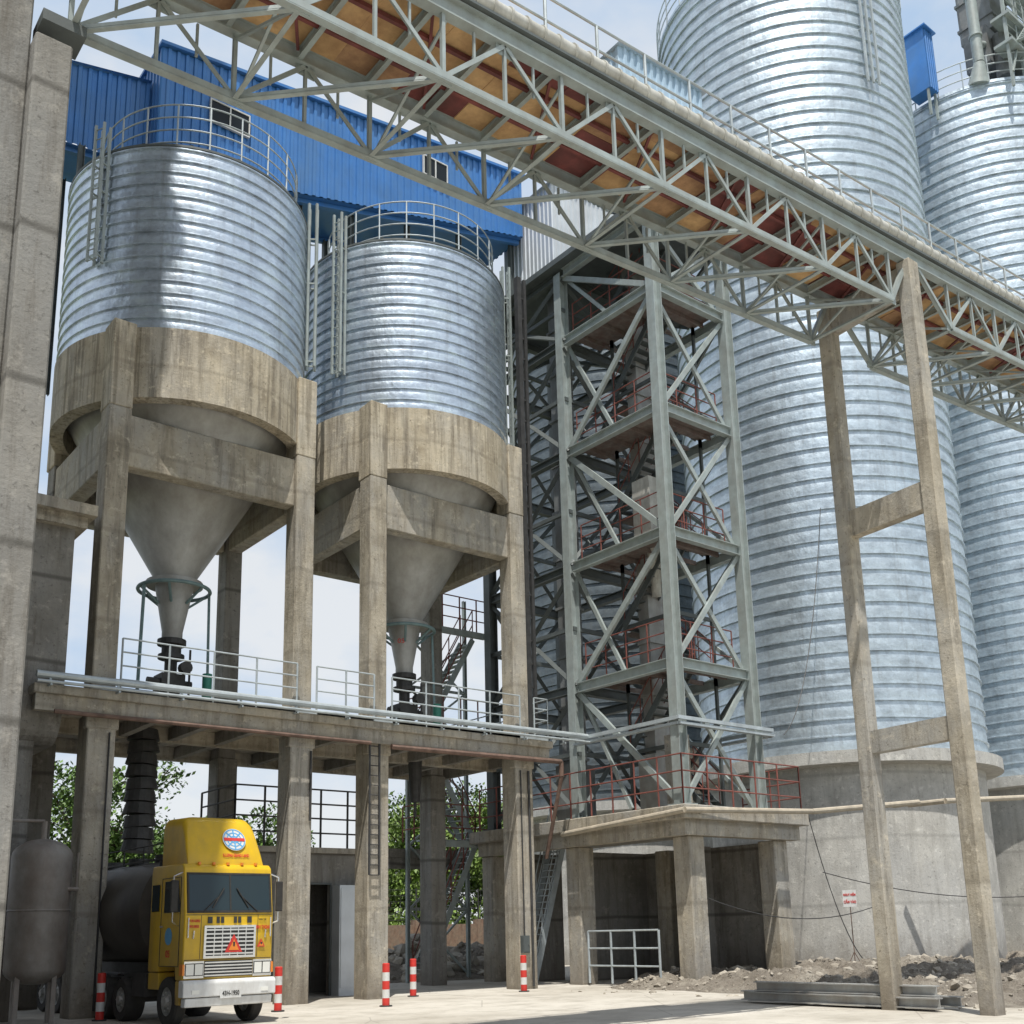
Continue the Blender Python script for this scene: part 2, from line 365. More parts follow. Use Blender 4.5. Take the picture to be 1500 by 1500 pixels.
# ------------------------------------------------------------ ribbed shell
def shell_prof(r,z0,z1,pitch,d=.05):
    n=round((z1-z0)/pitch); p=(z1-z0)/n; out=[(r,z0)]
    for i in range(n):
        z=z0+i*p
        out+=[(r+.018,z+p*.25),(r+.018,z+p*.5),(r-.008,z+p*.86),(r+d,z+p*.885),(r+d,z+p*.975),(r+.005,z+p)]
    return out
def ring_rail(b,c,r,z,h,n=24,nr=4,tr=.028):
    for k in range(1,nr+1):
        pr=[(r+tr*math.cos(t),z+h*k/nr+tr*math.sin(t)) for t in [i*math.pi/3 for i in range(7)]]
        b.lathe((c[0],c[1],0),pr,64)
    for i in range(n):
        a=2*math.pi*i/n; p=V((c[0]+r*math.cos(a),c[1]+r*math.sin(a),z)); b.cyl(p,p+V((0,0,h)),tr*1.1,6)
def ladder(b,x,y,z0,z1,dx,dy,w=.45):
    for s in (-1,1): b.bar((x+dx*w/2*s,y+dy*w/2*s,z0),(x+dx*w/2*s,y+dy*w/2*s,z1),.06,.06)
    z=z0
    while z<z1: b.cyl((x-dx*w/2,y-dy*w/2,z),(x+dx*w/2,y+dy*w/2,z),.02,5,cap=False); z+=.35
def hopper_silo(cx,cy,lab,zt):
    t=thing('hopper_silo',lab,'silo',(cx,cy,19.8),'elevated hopper silos')
    r=4.42
    b=MB(); b.lathe((cx,cy,0),shell_prof(r,22.3,zt,.46,.06),128); b.obj('steel_shell',M_galv,t,smooth=True)
    b=MB(); b.lathe((cx,cy,0),[(r-.35,21.9),(r-.35,19.75),(r+.1,19.75),(r+.1,22.32),(r-.12,22.32)],84)
    b.obj('ring_beam',M_conring,t)
    for x in (XC[0],XC[1]) if cx<20 else (XC[2],XC[3]):
        for y in (YF,YB):
            b=MB(); b.box((x-W1-.01,y-.46,19.302),(x+W1+.01,y+.46,22.4 if y==YF else 22.2)); b.obj('corner_block',M_conring,t,bevel=.03,seg=1)
    b=MB(); b.lathe((cx,cy,0),[(r-.3,20.6),(.66,14.75),(.66,14.5),(.36,12.9),(.36,12.6)],64)
    b.lathe((cx,cy,0),[(.66,14.74),(1.0,14.74),(1.0,14.6),(.66,14.6)],32)
    b.obj('hopper',M_hop,t,smooth=True)
    b=MB(); pr=[(1.25+.07*math.cos(q),14.45+.07*math.sin(q)) for q in [i*math.pi/4 for i in range(9)]]
    b.lathe((cx,cy,0),pr,40)
    for i in range(6):
        a=i*math.pi/3; b.cyl((cx+1.25*math.cos(a),cy+1.25*math.sin(a),14.45),(cx+.55*math.cos(a),cy+.55*math.sin(a),13.9),.05,6)
    b.cyl((cx-1.2,cy-.3,14.4),(cx-1.3,cy-.4,9.7),.06,6); b.cyl((cx+1.2,cy-.3,14.4),(cx+1.2,cy-.5,9.7),.05,6)
    b.obj('air_ring_pipe',M_teal,t,smooth=True)
    b=MB(); b.cyl((cx,cy,12.6),(cx,cy,12.4),.5,16); b.cyl((cx,cy,12.4),(cx,cy,12.05),.34,16); b.cyl((cx,cy,12.05),(cx,cy,11.9),.46,16)
    b.cyl((cx,cy,11.9),(cx,cy,9.6),.22,12); b.box((cx-.45,cy-.4,10.7),(cx+.4,cy+.4,11.3)); b.box((cx-.7,cy-.25,10.1),(cx+.1,cy+.25,10.6)); b.cyl((cx-.9,cy-.2,11.),(cx+.7,cy-.2,11.),.12,10)
    b.cyl((cx-.5,cy-.5,9.65),(cx-.5,cy-.5,10.7),.04,6); b.cyl((cx+.5,cy-.5,9.65),(cx+.5,cy-.5,12.2),.04,6); b.cyl((cx+.3,cy-.45,11.5),(cx+.3,cy-.75,11.5),.22,12)
    b.obj('discharge_valve',M_dark,t)
    b=MB(); b.cyl((cx+1.0,cy-.9,9.63),(cx+1.0,cy-.9,11.3),.17,12); b.cyl((cx+.2,cy-1.2,9.75),(cx+1.5,cy-1.2,9.75),.14,12); b.obj('drive_motor',M_green,t,smooth=True)
    b=MB(); b.lathe((cx,cy,0),[(r-.02,zt-.02),(r+.08,zt+.02),(r+.08,zt+.1),(r-.1,zt+.14),(1.1,zt+1.5),(1.1,zt+2.1),(.0,zt+2.1)],48)
    for i in range(16):
        a=i*math.pi/8; b.bar((cx+(r-.1)*math.cos(a),cy+(r-.1)*math.sin(a),zt+.2),(cx+1.1*math.cos(a),cy+1.1*math.sin(a),zt+1.6),.1,.12)
    b.obj('roof',M_pntd,t)
    b=MB(); ring_rail(b,(cx+.3,cy-.1),3.7,zt+.35,2.1,20,4,.03); b.obj('guardrail',M_rail,t)
    return t
S1=hopper_silo(14.18,37.0,'ribbed galvanised hopper silo beside the tall concrete building',29.4)
S2=hopper_silo(24.05,37.0,'ribbed galvanised hopper silo beside the steel stair tower',29.75)
def channel(S,cx,cy,ang,z0,z1,name='guide_rail'):
    b=MB(); r=4.42
    for dr,w in ((.12,.07),(.42,.07)):
        for da in (-.04,.04):
            x=cx+(r+dr)*math.cos(ang+da); y=cy+(r+dr)*math.sin(ang+da); b.bar((x,y,z0),(x,y,z1),.09,.09)
    z=z0
    while z<z1-.1:
        p=V((cx+(r+.42)*math.cos(ang-.04),cy+(r+.42)*math.sin(ang-.04),z)); q=V((cx+(r+.42)*math.cos(ang+.04),cy+(r+.42)*math.sin(ang+.04),z)); b.cyl(p,q,.02,5); z+=.4
    for z in (z0+.2,(z0+z1)/2,z1-1.6):
        for da in (-.04,.04): b.bar((cx+r*math.cos(ang+da),cy+r*math.sin(ang+da),z),(cx+(r+.45)*math.cos(ang+da),cy+(r+.45)*math.sin(ang+da),z),.05,.05)
    b.obj(name,M_pnt,S)
channel(S1,14.18,37,rad(207),25.,30.4); channel(S1,14.18,37,rad(-31),23.5,30.6); channel(S2,24.05,37,rad(203),24.,31.2); channel(S2,24.05,37,rad(-25),23,32)
text('05',.30,(23.55,36.46,13.85),(rad(76),0,rad(-35)),M_sred,S2,'number_marking')
t=thing('cable_duct','dark vertical cable ducts beside the second silo','cable duct',(28.3,34.2,9.6))
b=MB(); b.box((28.1,33.9,9.65),(28.32,34.15,31.0)); b.box((28.5,33.95,9.65),(28.64,34.1,31.)); 
for z in range(10,31): b.box((28.32,34.0,z),(28.5,34.05,z+.08))
b.obj('duct_run',M_dark,t)
# ------------------------------------------------------------ blue gallery
t=thing('blue_gallery','blue corrugated conveyor gallery above the hopper silos','gallery',(22,39,33))
def zt(x): return 37.4+(x-12.8)*.138
def zb(x): return 31.9+(x-12.8)*.245
b=MB(); x0,x1=12.9,31.6
b.corr((x0,37.6),(x1,37.6),zb(x0),zb(x1),zt(x0),zt(x1),.36,.06,(0,-1))
b.corr((x0,41),(x0,37.6),zb(x0),zb(x0),zt(x0),zt(x0),.36,.06,(-1,0))
b.corr((x1,37.6),(x1,41),zb(x1),zb(x1),zt(x1),zt(x1),.36,.06,(1,0))
b.corr((x1,41),(x0,41),zb(x1),zb(x0),zt(x1),zt(x0),.36,.06,(0,1))
b.obj('wall_cladding',M_blue,t)
b=MB(); b.add([(x0-.15,37.4,zt(x0)+.02),(x1+.1,37.4,zt(x1)+.02),(x1+.1,41.2,zt(x1)+.02),(x0-.15,41.2,zt(x0)+.02),(x0-.15,37.4,zt(x0)+.16),(x1+.1,37.4,zt(x1)+.16),(x1+.1,41.2,zt(x1)+.16),(x0-.15,41.2,zt(x0)+.16)],[(0,3,2,1),(4,5,6,7),(0,1,5,4),(1,2,6,5),(2,3,7,6),(3,0,4,7)])
b.add([(x0,37.62,zb(x0)),(x1,37.62,zb(x1)),(x1,41,zb(x1)),(x0,41,zb(x0))],[(0,3,2,1)])
b.obj('roof',M_blue,t)
b=MB(); xa,xb=9.0,12.8
b.corr((xa,38.6),(xb,38.6),32.0,32.4,35.4,36.3,.36,.06,(0,-1)); b.corr((xa,41),(xa,38.6),32.0,32.0,35.4,35.4,.36,.06,(-1,0))
b.add([(xa-.1,38.4,35.42),(xb,38.4,36.32),(xb,41,36.32),(xa-.1,41,35.42)],[(0,1,2,3)]); b.add([(xa,38.6,32.0),(xb,38.6,32.4),(xb,41,32.4),(xa,41,32.0)],[(0,3,2,1)])
b.obj('lower_wall_cladding',M_blue,t)
for wx,z,ww,hh in ((14.95,34.95,1.65,.95),(25.5,37.35,1.3,.95)):
    w=wx
    b=MB()
    for (a,c) in (((w-.06,37.42,z-.06),(w+ww+.06,37.53,z)),((w-.06,37.42,z+hh),(w+ww+.06,37.53,z+hh+.06)),((w-.06,37.42,z),(w,37.53,z+hh)),((w+ww,37.42,z),(w+ww+.06,37.53,z+hh)),((w+ww/2-.03,37.42,z),(w+ww/2+.03,37.53,z+hh))): b.box(a,c)
    wn=b.obj('window',M_white,t)
    b=MB(); b.box((w,37.46,z),(w+ww,37.50,z+hh)); b.obj('window_pane',M_glassd,wn).matrix_parent_inverse=Matrix.Identity(4)
for x in (10.2,13.3,16.5,19.4,22.,25,28,31.3):
    for y in (38.2,40.6):
        zz=29.6 if min(abs(x-14.18),abs(x-24.05))<3.6 else 22.5
        if x>30: zz=31.5
        if 17<x<21: zz=19.1
        ztp=zb(max(x,12.8))-.15 if x>12 else 31.9
        b=MB(); b.ibeam((x,y,zz),(x,y,ztp),.22,.22,(1,0,0)); b.obj('support_post',M_pntd,t)
for (p,q) in (((9,38.9,31.9),(12.8,38.9,32.3)),((12.8,38.0,zb(12.8)-.12),(31.6,38.0,zb(31.6)-.12)),((12.8,40.7,zb(12.8)-.12),(31.6,40.7,zb(31.6)-.12))):
    b=MB(); b.bar(p,q,.2,.2); b.obj('floor_beam',M_blue,t)
t=thing('head_house','white corrugated head house on top of the steel tower','building',(33,37,32))
b=MB(); 
b.corr((31.9,35.6),(36.5,35.6),32.6,32.6,38.6,38.6,.3,.05,(0,-1)); b.corr((31.9,39.5),(31.9,35.6),32.6,32.6,38.6,38.6,.3,.05,(-1,0)); b.corr((36.5,35.6),(36.5,39.5),32.6,32.6,38.6,38.6,.3,.05,(1,0))
b.obj('wall_cladding',M_wclad,t)
b=MB(); b.add([(31.7,35.4,38.6),(36.7,35.4,39.4),(36.7,39.7,39.4),(31.7,39.7,38.6)],[(0,1,2,3)]); b.obj('roof',M_wclad,t)
# ------------------------------------------------------------ big silos
def big_silo(cx,cy,zt,lab,mt=None,n=144):
    t=thing('storage_silo',lab,'silo',(cx,cy,0),'large ribbed storage silos')
    r=7.18
    b=MB(); b.lathe((cx,cy,0),shell_prof(r,10.0,zt,.80,.085),n); b.obj('steel_shell',mt or M_galv2,t,smooth=True)
    b=MB(); b.lathe((cx,cy,0),[(6.95,-.1),(6.95,9.35),(7.8,9.4),(7.8,9.98),(7.1,10.02)],96); b.obj('base_wall',M_conw,t)
    b=MB(); b.lathe((cx,cy,0),[(r,zt),(r+.12,zt),(r+.12,zt+.2),(r-.1,zt+.25),(1.6,zt+3.6),(1.6,zt+4.2),(0,zt+4.2)],48); b.obj('roof',M_galv2,t)
    b=MB(); ring_rail(b,(cx,cy),r+.1,zt+.1,1.9,30,3,.04); b.obj('guardrail',M_rail,t)
    return t
G3=big_silo(49.5,33.9,55.2,'huge ribbed galvanised silo on round concrete base with curved rim')
G4=big_silo(67.4,31.0,54.0,'tall ribbed galvanised silo with conveyor machinery on its roof')
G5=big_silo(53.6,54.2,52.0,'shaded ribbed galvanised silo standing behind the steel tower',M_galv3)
for dx in (0,.45,1.0):
    b=MB(); a=rad(-108+dx*6); x=49.5+7.5*math.cos(a); y=33.9+7.5*math.sin(a); b.bar((x,y,46.5),(x,y,56),.14,.1)
    for z in (47,50,53): b.bar((x,y,z),(49.5+7.2*math.cos(a),33.9+7.2*math.sin(a),z),.06,.06)
    b.obj('riser_pipe',M_rail,G3)
t=thing('roof_machinery','grey elevator head, pipe and blue cabinet on the silo roof','machinery',(62,29,54))
b=MB(); b.corr((59.2,29.4),(60.2,29.4),54.4,54.4,58.8,58.8,.25,.04); b.box((59.2,29.42,54.4),(60.2,30.8,58.9)); b.box((59.0,29.2,58.9),(60.4,31.,59.0)); b.obj('blue_cabinet',M_blue,t)
b=MB()
for x in (59.3,60.1): b.bar((x,29.6,52.5),(x,29.6,54.4),.14,.14)
b.obj('cabinet_leg',M_pnt,t)
b=MB(); b.cyl((61.3,27.1,55.6),(61.15,27.0,70),.34,16); b.cyl((61.3,27.1,55.6),(61.5,27.4,54.2),.34,16,.7); 
for z in (57.5,60.5,63.5): b.cyl((61.27,27.08,z),(61.27,27.08,z+.15),.42,16)
b.cyl((61.3,27.1,57.),(64.,27.2,58.5),.25,12)
b.obj('dust_pipe',M_pnt,t,smooth=True)
b=MB(); b.box((62.9,26.6,59.),(65.3,28.8,70)); 
for z in (60,62,64,66): b.box((62.8,26.5,z),(65.4,28.9,z+.2))
b.box((62.3,26.8,56.2),(64.2,28.4,58.95)); b.box((64.4,25.2,55),(66.2,26.8,57.6)); b.cyl((63.2,26.4,55.),(63.2,26.4,58.2),.5,14)
b.obj('elevator_head',M_casing,t)
b=MB()
for z in (56.3,58.3,61.5,64.5):
    b.rail([(61.8,25.3,z),(67.5,25.0,z),(70,27,z)],1.8,3,1.2,.035); b.box((61.6,25,z-.2),(70,26.2,z))
for x in (61.8,63.6,65.5,67.4): b.bar((x,25.4,53),(x,25.4,65),.16,.16)
for x in (61.8,63.6,65.5): b.bar((x,25.3,54),(x+1.8,25.3,58),.1,.1); b.bar((x+1.8,25.3,58.4),(x,25.3,61.4),.1,.1); b.bar((x,25.3,61.6),(x+1.8,25.3,64.4),.1,.1)
b.bar((62.3,25.0,56.3),(66.4,24.8,61.5),.12,.16); b.bar((62.5,24.4,56.3),(66.6,24.2,61.5),.12,.16)
for k in range(16):
    p=V((62.3,25.0,56.3)).lerp(V((66.4,24.8,61.5)),k/16); b.bar(p,p+V((.2,-.6,0)),.25,.04)
b.obj('access_platform',M_pnt,t)
t=thing('steel_mast','pale grey lattice mast standing beside the far silo','mast',(67.7,23.5,0))
b=MB(); b.ibeam((66.4,23.5,0),(66.4,23.5,60),.5,.5,(1,0,0)); b.ibeam((69,23.5,0),(69,23.5,60),.5,.5,(1,0,0))
for i in range(14):
    b.bar((66.4,23.5,4+i*4),(69,23.5,4+i*4),.2,.2); b.bar((66.4,23.5,4+i*4),(69,23.5,8+i*4 if i<13 else 58),.14,.14)
b.obj('lattice',M_pnt,t)
# ------------------------------------------------------------ steel tower
TX0,TX1,TY0,TY1,TY2=30.7,35.2,28.1,33.9,39.7
LV=[6.62,12.2,17.6,23.0,28.5,32.0]
t=thing('steel_tower','grey-green steel lattice stair tower with red railings on concrete slab','steel tower',(33,31,6.6))
for x in (TX0,TX1):
    for y in (TY0,TY1,TY2):
        b=MB()
        b.bar((x-.22,y,6.62),(x-.22,y,32),.035,.44,(0,1,0)); b.bar((x+.22,y,6.62),(x+.22,y,32),.035,.44,(0,1,0)); b.bar((x,y,6.62),(x,y,32),.40,.03,(0,1,0))
        b.box((x-.4,y-.4,6.62),(x+.4,y+.4,6.7))
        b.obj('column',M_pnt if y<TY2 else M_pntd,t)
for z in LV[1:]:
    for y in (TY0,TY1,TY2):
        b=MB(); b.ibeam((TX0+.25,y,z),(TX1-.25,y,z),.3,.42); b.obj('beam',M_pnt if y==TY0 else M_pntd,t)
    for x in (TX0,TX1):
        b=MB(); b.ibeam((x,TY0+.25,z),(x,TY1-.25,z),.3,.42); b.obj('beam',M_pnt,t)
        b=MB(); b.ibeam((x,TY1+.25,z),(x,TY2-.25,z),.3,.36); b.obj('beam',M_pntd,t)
b=MB(); bd=MB()
for i in range(len(LV)-1):
    z0,z1=LV[i]+.2,LV[i+1]-.2
    b.bar((TX0+.2,TY0+.05,z0),(TX1-.2,TY0+.05,z1),.2,.12,(0,1,0)); b.bar((TX1-.2,TY0+.18,z0),(TX0+.2,TY0+.18,z1),.2,.12,(0,1,0))
    if i%2==0:
        b.bar((TX0+.05,TY0+.2,z0),(TX0+.05,TY1-.2,z1),.24,.14,(1,0,0))
    else:
        b.bar((TX0+.05,TY1-.2,z0),(TX0+.05,TY0+.2,z1),.24,.14,(1,0,0))
    b.bar((TX0+.2,TY1-.2,z1),(TX0+.2,(TY0+TY1)/2,z0),.16,.12,(1,0,0))
    b.bar((TX1,TY0+.2,z0),(TX1,TY1-.2,z1),.16,.12,(1,0,0)); bd.bar((TX1-.15,TY1-.2,z0),(TX1-.15,TY0+.2,z1),.16,.12,(1,0,0))
    zm=(z0+z1)/2
    for (xa,ya,xb2,yb2) in ((TX0,TY1,TX0,TY2),(TX1,TY1,TX1,TY2),(TX0,TY2,TX1,TY2),(TX0,TY1,TX1,TY1)):
        bd.bar((xa,ya,z0),(xb2,yb2,z1),.18,.1,(.3,.3,0)); bd.bar((xb2,yb2,z0),(xa,ya,z1),.18,.1,(.3,.3,0)); bd.bar((xa,ya,zm),(xb2,yb2,zm),.14,.18)
    for (xx,yy) in ((32.6,29.6),(34.8,29.6),(32.6,32.6),(34.8,32.6)): bd.bar((xx,yy,z0-.4),(xx,yy,z1+.4),.12,.12)
    bd.bar((32.6,29.6,zm),(34.8,29.6,zm),.1,.16); bd.bar((32.6,29.6,zm),(32.6,32.6,zm),.1,.16); bd.bar((32.6,32.6,zm),(34.8,32.6,zm),.1,.16)
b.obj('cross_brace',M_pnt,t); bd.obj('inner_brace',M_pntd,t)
for i,z in enumerate(LV[1:-1]):
    b=MB(); b.add([(TX0+.2,TY0+.4,z+.25),(TX1-.3,TY0+.4,z+.25),(TX1-.3,TY0+1.6,z+.25),(TX0+2.1,TY0+1.6,z+.25),(TX0+2.1,TY1-.3,z+.25),(TX0+.2,TY1-.3,z+.25)]+[(TX0+.2,TY0+.4,z+.2),(TX1-.3,TY0+.4,z+.2),(TX1-.3,TY0+1.6,z+.2),(TX0+2.1,TY0+1.6,z+.2),(TX0+2.1,TY1-.3,z+.2),(TX0+.2,TY1-.3,z+.2)],
      [(0,1,2,3,4,5),(11,10,9,8,7,6),(0,6,7,1),(1,7,8,2),(2,8,9,3),(3,9,10,4),(4,10,11,5),(5,11,6,0)])
    for y in range(4): b.bar((TX0+.2,TY0+1+y*1.3,z+.1),(TX1-.3,TY0+1+y*1.3,z+.1),.1,.18)
    b.obj('landing',M_land,t)
for i in range(len(LV)-1):
    zm=(LV[i]+LV[i+1])/2
    b=MB(); b.box((TX1-1.8,TY1-1.6,zm),(TX1-.3,TY1-.3,zm+.06)); b.bar((TX1-1.8,TY1-1.6,zm-.08),(TX1-.3,TY1-1.6,zm-.08),.12,.18); b.obj('half_landing',M_land,t)
def flight(b,b2,p,q,w,side,r=.03):
    p=V(p);q=V(q); s=V(side)*w
    for o in (V((0,0,0)),s):
        b.bar(p+o,q+o,.06,.28)
        for k in range(5):
            m=(p+o).lerp(q+o,k/4); b2.cyl(m,m+V((0,0,1.5)),r,5)
        for hh in (.75,1.5): b2.cyl(p+o+V((0,0,hh)),q+o+V((0,0,hh)),r,5)
    n=int(abs(q.z-p.z)/.27)
    for k in range(1,n):
        m=p.lerp(q,k/n); b.bar(m,m+s,.3,.04)
for i in range(len(LV)-1):
    b=MB();b2=MB()
    z0=LV[i]+.28; zm=(LV[i]+LV[i+1])/2+.06; z1=LV[i+1]+.28
    flight(b,b2,(TX1-.5,TY0+1.6,z0),(TX1-.5,TY1-1.6,zm),1.0,(-1,0,0),.024)
    flight(b,b2,(TX1-1.8,TY1-1.5,zm),(TX1-1.8,TY0+1.6,z1),1.0,(-1,0,0),.024)
    b.obj('stair_flight',M_pntd,t)
    if i<len(LV)-2:
        z=LV[i+1]
        b2.rail([(TX0+.35,TY1-.4,z+.28),(TX0+.35,TY0+.5,z+.28),(TX1-.4,TY0+.5,z+.28)],1.7,3,1.1,.026)
    b2.obj('handrail',M_red,t)
b=MB(); b.box((TX0-.6,TY0-.5,32.22),(TX1+.5,TY2+.3,32.5)); b.obj('roof_deck',M_pntd,t)
for (x,y) in ((33.2,31.6),(32.0,35.5)):
    e=thing('bucket_elevator','grey bucket elevator casing rising inside the steel tower','bucket elevator',(x,y,6.6),'bucket elevator casings')
    b=MB(); b.box((x-.45,y-.3,6.62),(x+.45,y+.3,32.1)); b.box((x-.7,y-.5,6.62),(x+.7,y+.5,9.2))
    z=9.4
    while z<32: b.box((x-.53,y-.38,z),(x+.53,y+.38,z+.12)); z+=2.3
    b.obj('casing',M_steelp if x>33 else M_casing,e)
b=MB(); b.box((31.6,29.8,18.2),(32.8,30.8,20.8)); b.cyl((32.2,30.3,18.2),(33.,31.,16.),.3,12,.2); b.obj('duct_box',M_cover,t)
for (p,q,w,h) in (((TX0-.32,33.7,9.95),(TX0-.32,27.75,9.95),.12,.14),((TX0-.4,27.75,9.95),(TX1+.75,27.75,9.95),.12,.14),((TX1+.7,27.75,9.95),(TX1+.7,31,9.95),.12,.14)):
    b=MB(); b.bar(p,q,w,h); p2=V(p)+V((.12,.1,-.2)); q2=V(q)+V((.12,.1,-.2)); b.bar(p2,q2,.25,.1); b.obj('edge_tray',M_rail,t)
t=thing('tower_base','concrete slab on square pillars carrying the steel tower','concrete base',(33,31,0))
b=MB(); b.box((29.9,27.3,6.08),(37.3,40.6,6.6)); b.obj('slab',M_con,t,bevel=.03,seg=1)
b=MB(); b.box((30.2,27.6,5.5),(37.0,28.1,6.078)); b.box((30.2,28.1,5.5),(30.7,40.3,6.078)); b.obj('edge_beam',M_con,t)
for (x,y) in ((31.0,28.2),(30.9,34.2),(36.2,28.4),(36.2,34.2),(30.9,40),(36.2,40)):
    b=MB(); b.box((x-.42,y-.42,-.1),(x+.42,y+.42,5.5)); b.obj('pillar',M_con,t,bevel=.04,seg=1)
for (a,c) in (((33.2,36,-.1),(37,36.3,5.5)),((31.6,38,-.1),(33.2,38.3,5.5)),((36.6,29,-.1),(36.9,36,5.5)),((34.6,31.5,-.1),(36.,31.8,5.5))):
    b=MB(); b.box(a,c); b.obj('back_wall',M_cond,t)
b=MB(); b.rail([(30.1,40,6.6),(30.1,27.5,6.6),(37.1,27.5,6.6),(37.1,30.5,6.6)],1.9,3,1.3,.03); b.obj('handrail',M_red,t)
for a,c in (((31.9,29.3,6.6),(32.6,30.,9.7)),((34.9,31.5,6.6),(35.6,32.2,9.7))):
    b=MB(); b.box(a,c); b.obj('stub_pillar',M_con,t)
b=MB(); b.rail([(30.4,33.3,.1),(30.4,29.4,.1)],2.0,3,1.3,.04,pr=.05)
tag(b.obj('pipe_barrier',M_rail),'pale grey pipe barrier in front of the tower base opening','barrier')
b=MB(); b.cyl((29.8,34.0,6.0),(29.8,27.2,6.35),.11,10); b.cyl((29.8,27.2,6.35),(37,26.9,6.6),.11,10); b.cyl((37,26.9,6.6),(43.2,25.9,7.2),.12,10); b.cyl((43.2,25.9,7.2),(43.3,27.2,7.2),.12,10)
pm=simple('tan_pipe',(.42,.37,.29),.7,0,.2,3)
tag(b.obj('water_pipe',pm,smooth=True),'long tan pipe running past the silo base','pipe')
b=MB(); b.cyl((44.2,27.0,7.25),(44.3,25.3,7.25),.12,10);b.cyl((44.3,25.3,7.25),(60,23.9,8.4),.12,10)
tag(b.obj('water_pipe',pm,smooth=True),'long tan pipe wrapping the silo base','pipe')
# ------------------------------------------------------------ back stair
t=thing('steel_stair','pale grey steel access stair with red railings behind the concrete columns','stair',(29.4,41,0))
b=MB();b2=MB()
for (x,y) in ((28.0,40.8),(31.4,40.8),(28.0,42.8),(31.4,42.8)): b.ibeam((x,y,0),(x,y,18.5),.16,.16,(1,0,0))
lv=[.3,6.2,11.2,16.2]
for i,z in enumerate(lv[1:]):
    b.box((27.6,40.7,z),(31.6,41.5,z+.08)); b.box((27.6,40.6,z-.25),(31.6,40.7,z+.02)); b2.rail([(27.6,40.7,z+.08),(31.6,40.7,z+.08)],1.6,3,1.,.03); b2.rail([(27.6,42.6,z+.08),(27.6,40.7,z+.08)],1.6,3,1.,.03)
for i in range(3):
    a=(28.2,41.7,lv[i]); q=(31.1,41.7,lv[i+1]);
    if i%2: a,q=(31.1,41.7,lv[i]),(28.2,41.7,lv[i+1])
    flight(b,b2,a,q,1.0,(0,1,0))
    zc=(lv[i]+lv[i+1])/2
    for (za,zb2) in ((lv[i],zc),(zc,lv[i+1])):
        b.bar((28.1,42.8,za),(31.4,42.8,zb2),.09,.09); b.bar((31.4,42.9,za),(28.1,42.9,zb2),.09,.09)
    b.bar((28.1,42.8,zc),(31.4,42.8,zc),.1,.12)
b.obj('stair_flight',M_pnt,t); b2.obj('handrail',M_red,t)
b=MB(); b.box((26.9,43,5.6),(31.9,46,6.0)); b.box((27.2,43.1,5.1),(31.7,43.4,5.598)); b.obj('concrete_slab',M_cond,t)
b=MB();b2=MB(); flight(b,b2,(30.3,36.6,.1),(32.2,36.6,6.1),.9,(0,1,0))
t=thing('ladder_stair','grey steep steel stair beneath the tower slab','stair',(30.5,37,0)); b.obj('stringer_and_steps',M_rail,t); b2.obj('handrail',M_rail,t)
# ------------------------------------------------------------ conveyor bridge
t=thing('conveyor_bridge','grey steel truss conveyor bridge with tan and red underside','conveyor bridge',(20,15.3,18))
YN,YFR=14.0,16.6; SL=.062; HT=1.6
def ztop(x): return 20.1+SL*(x-25.4)
def zbot(x): return ztop(x)-HT
XL,XR=3.9,41.
for y in (YN,YFR):
    b=MB(); b.ibeam((XL,y,ztop(XL)),(XR,y,ztop(XR)),.22,.40,t=.035)
    b.obj('top_chord',M_pnt,t)
spans=[(4.1,24.6),(27.6,41)]
for (a,c) in spans:
    n=round((c-a)/2.95); dx=(c-a)/n
    xs=[a+dx*i for i in range(n+1)]
    for y in (YN,YFR):
        bc=MB(); bw=MB()
        bc.ang((xs[0],y,zbot(xs[0])),(xs[-1],y,zbot(xs[-1])),.15); bc.obj('bottom_chord',M_pnt,t)
        for i,x in enumerate(xs):
            bw.ang((x,y,zbot(x)),(x,y,ztop(x)-.2),.075,(0,1,0))
            if i<n:
                m=x+dx/2
                bw.ang((x,y,zbot(x)),(m,y,ztop(m)-.2),.09,(0,1,0)); bw.ang((m,y,ztop(m)-.2),(x+dx,y,zbot(x+dx)),.09,(0,1,0))
                bw.ang((m,y,zbot(m)),(m,y,ztop(m)-.2),.06,(0,1,0))
                bw.bar((x+dx*.25,y,(zbot(x)+ztop(x))/2-.1),(x+dx*.25,y,ztop(x)-.2),.045,.045)
                bw.bar((x+dx*.75,y,(zbot(x)+ztop(x))/2-.1),(x+dx*.75,y,ztop(x)-.2),.045,.045)
                bw.box((m-.2,y-.012,ztop(m)-.42),(m+.2,y+.012,ztop(m)-.2))
            bw.box((x-.2,y-.012,zbot(x)-.1),(x+.2,y+.012,zbot(x)+.17))
        e=1.5
        if a>5: bw.ang((xs[0],y,zbot(xs[0])),(xs[0]-e,y,ztop(xs[0]-e)-.2),.11,(0,1,0))
        if c<30: bw.ang((xs[-1],y,zbot(xs[-1])),(xs[-1]+.9,y,ztop(xs[-1]+.9)-.2),.11,(0,1,0))
        bw.obj('web_member',M_pnt,t)
    bl=MB()
    for i,x in enumerate(xs):
        bl.ang((x,YN,zbot(x)),(x,YFR,zbot(x)),.09)
        bl.bar((x,YN,zbot(x)),(x,YFR,ztop(x)-.3),.055,.055); bl.bar((x+.08,YFR,zbot(x)),(x+.08,YN,ztop(x)-.3),.055,.055)
        if i<n: bl.ang((x,YFR,zbot(x)),(xs[i+1],YN,zbot(xs[i+1])),.09)
    bl.obj('lateral_bracing',M_pnt,t)
x=XL; k=0
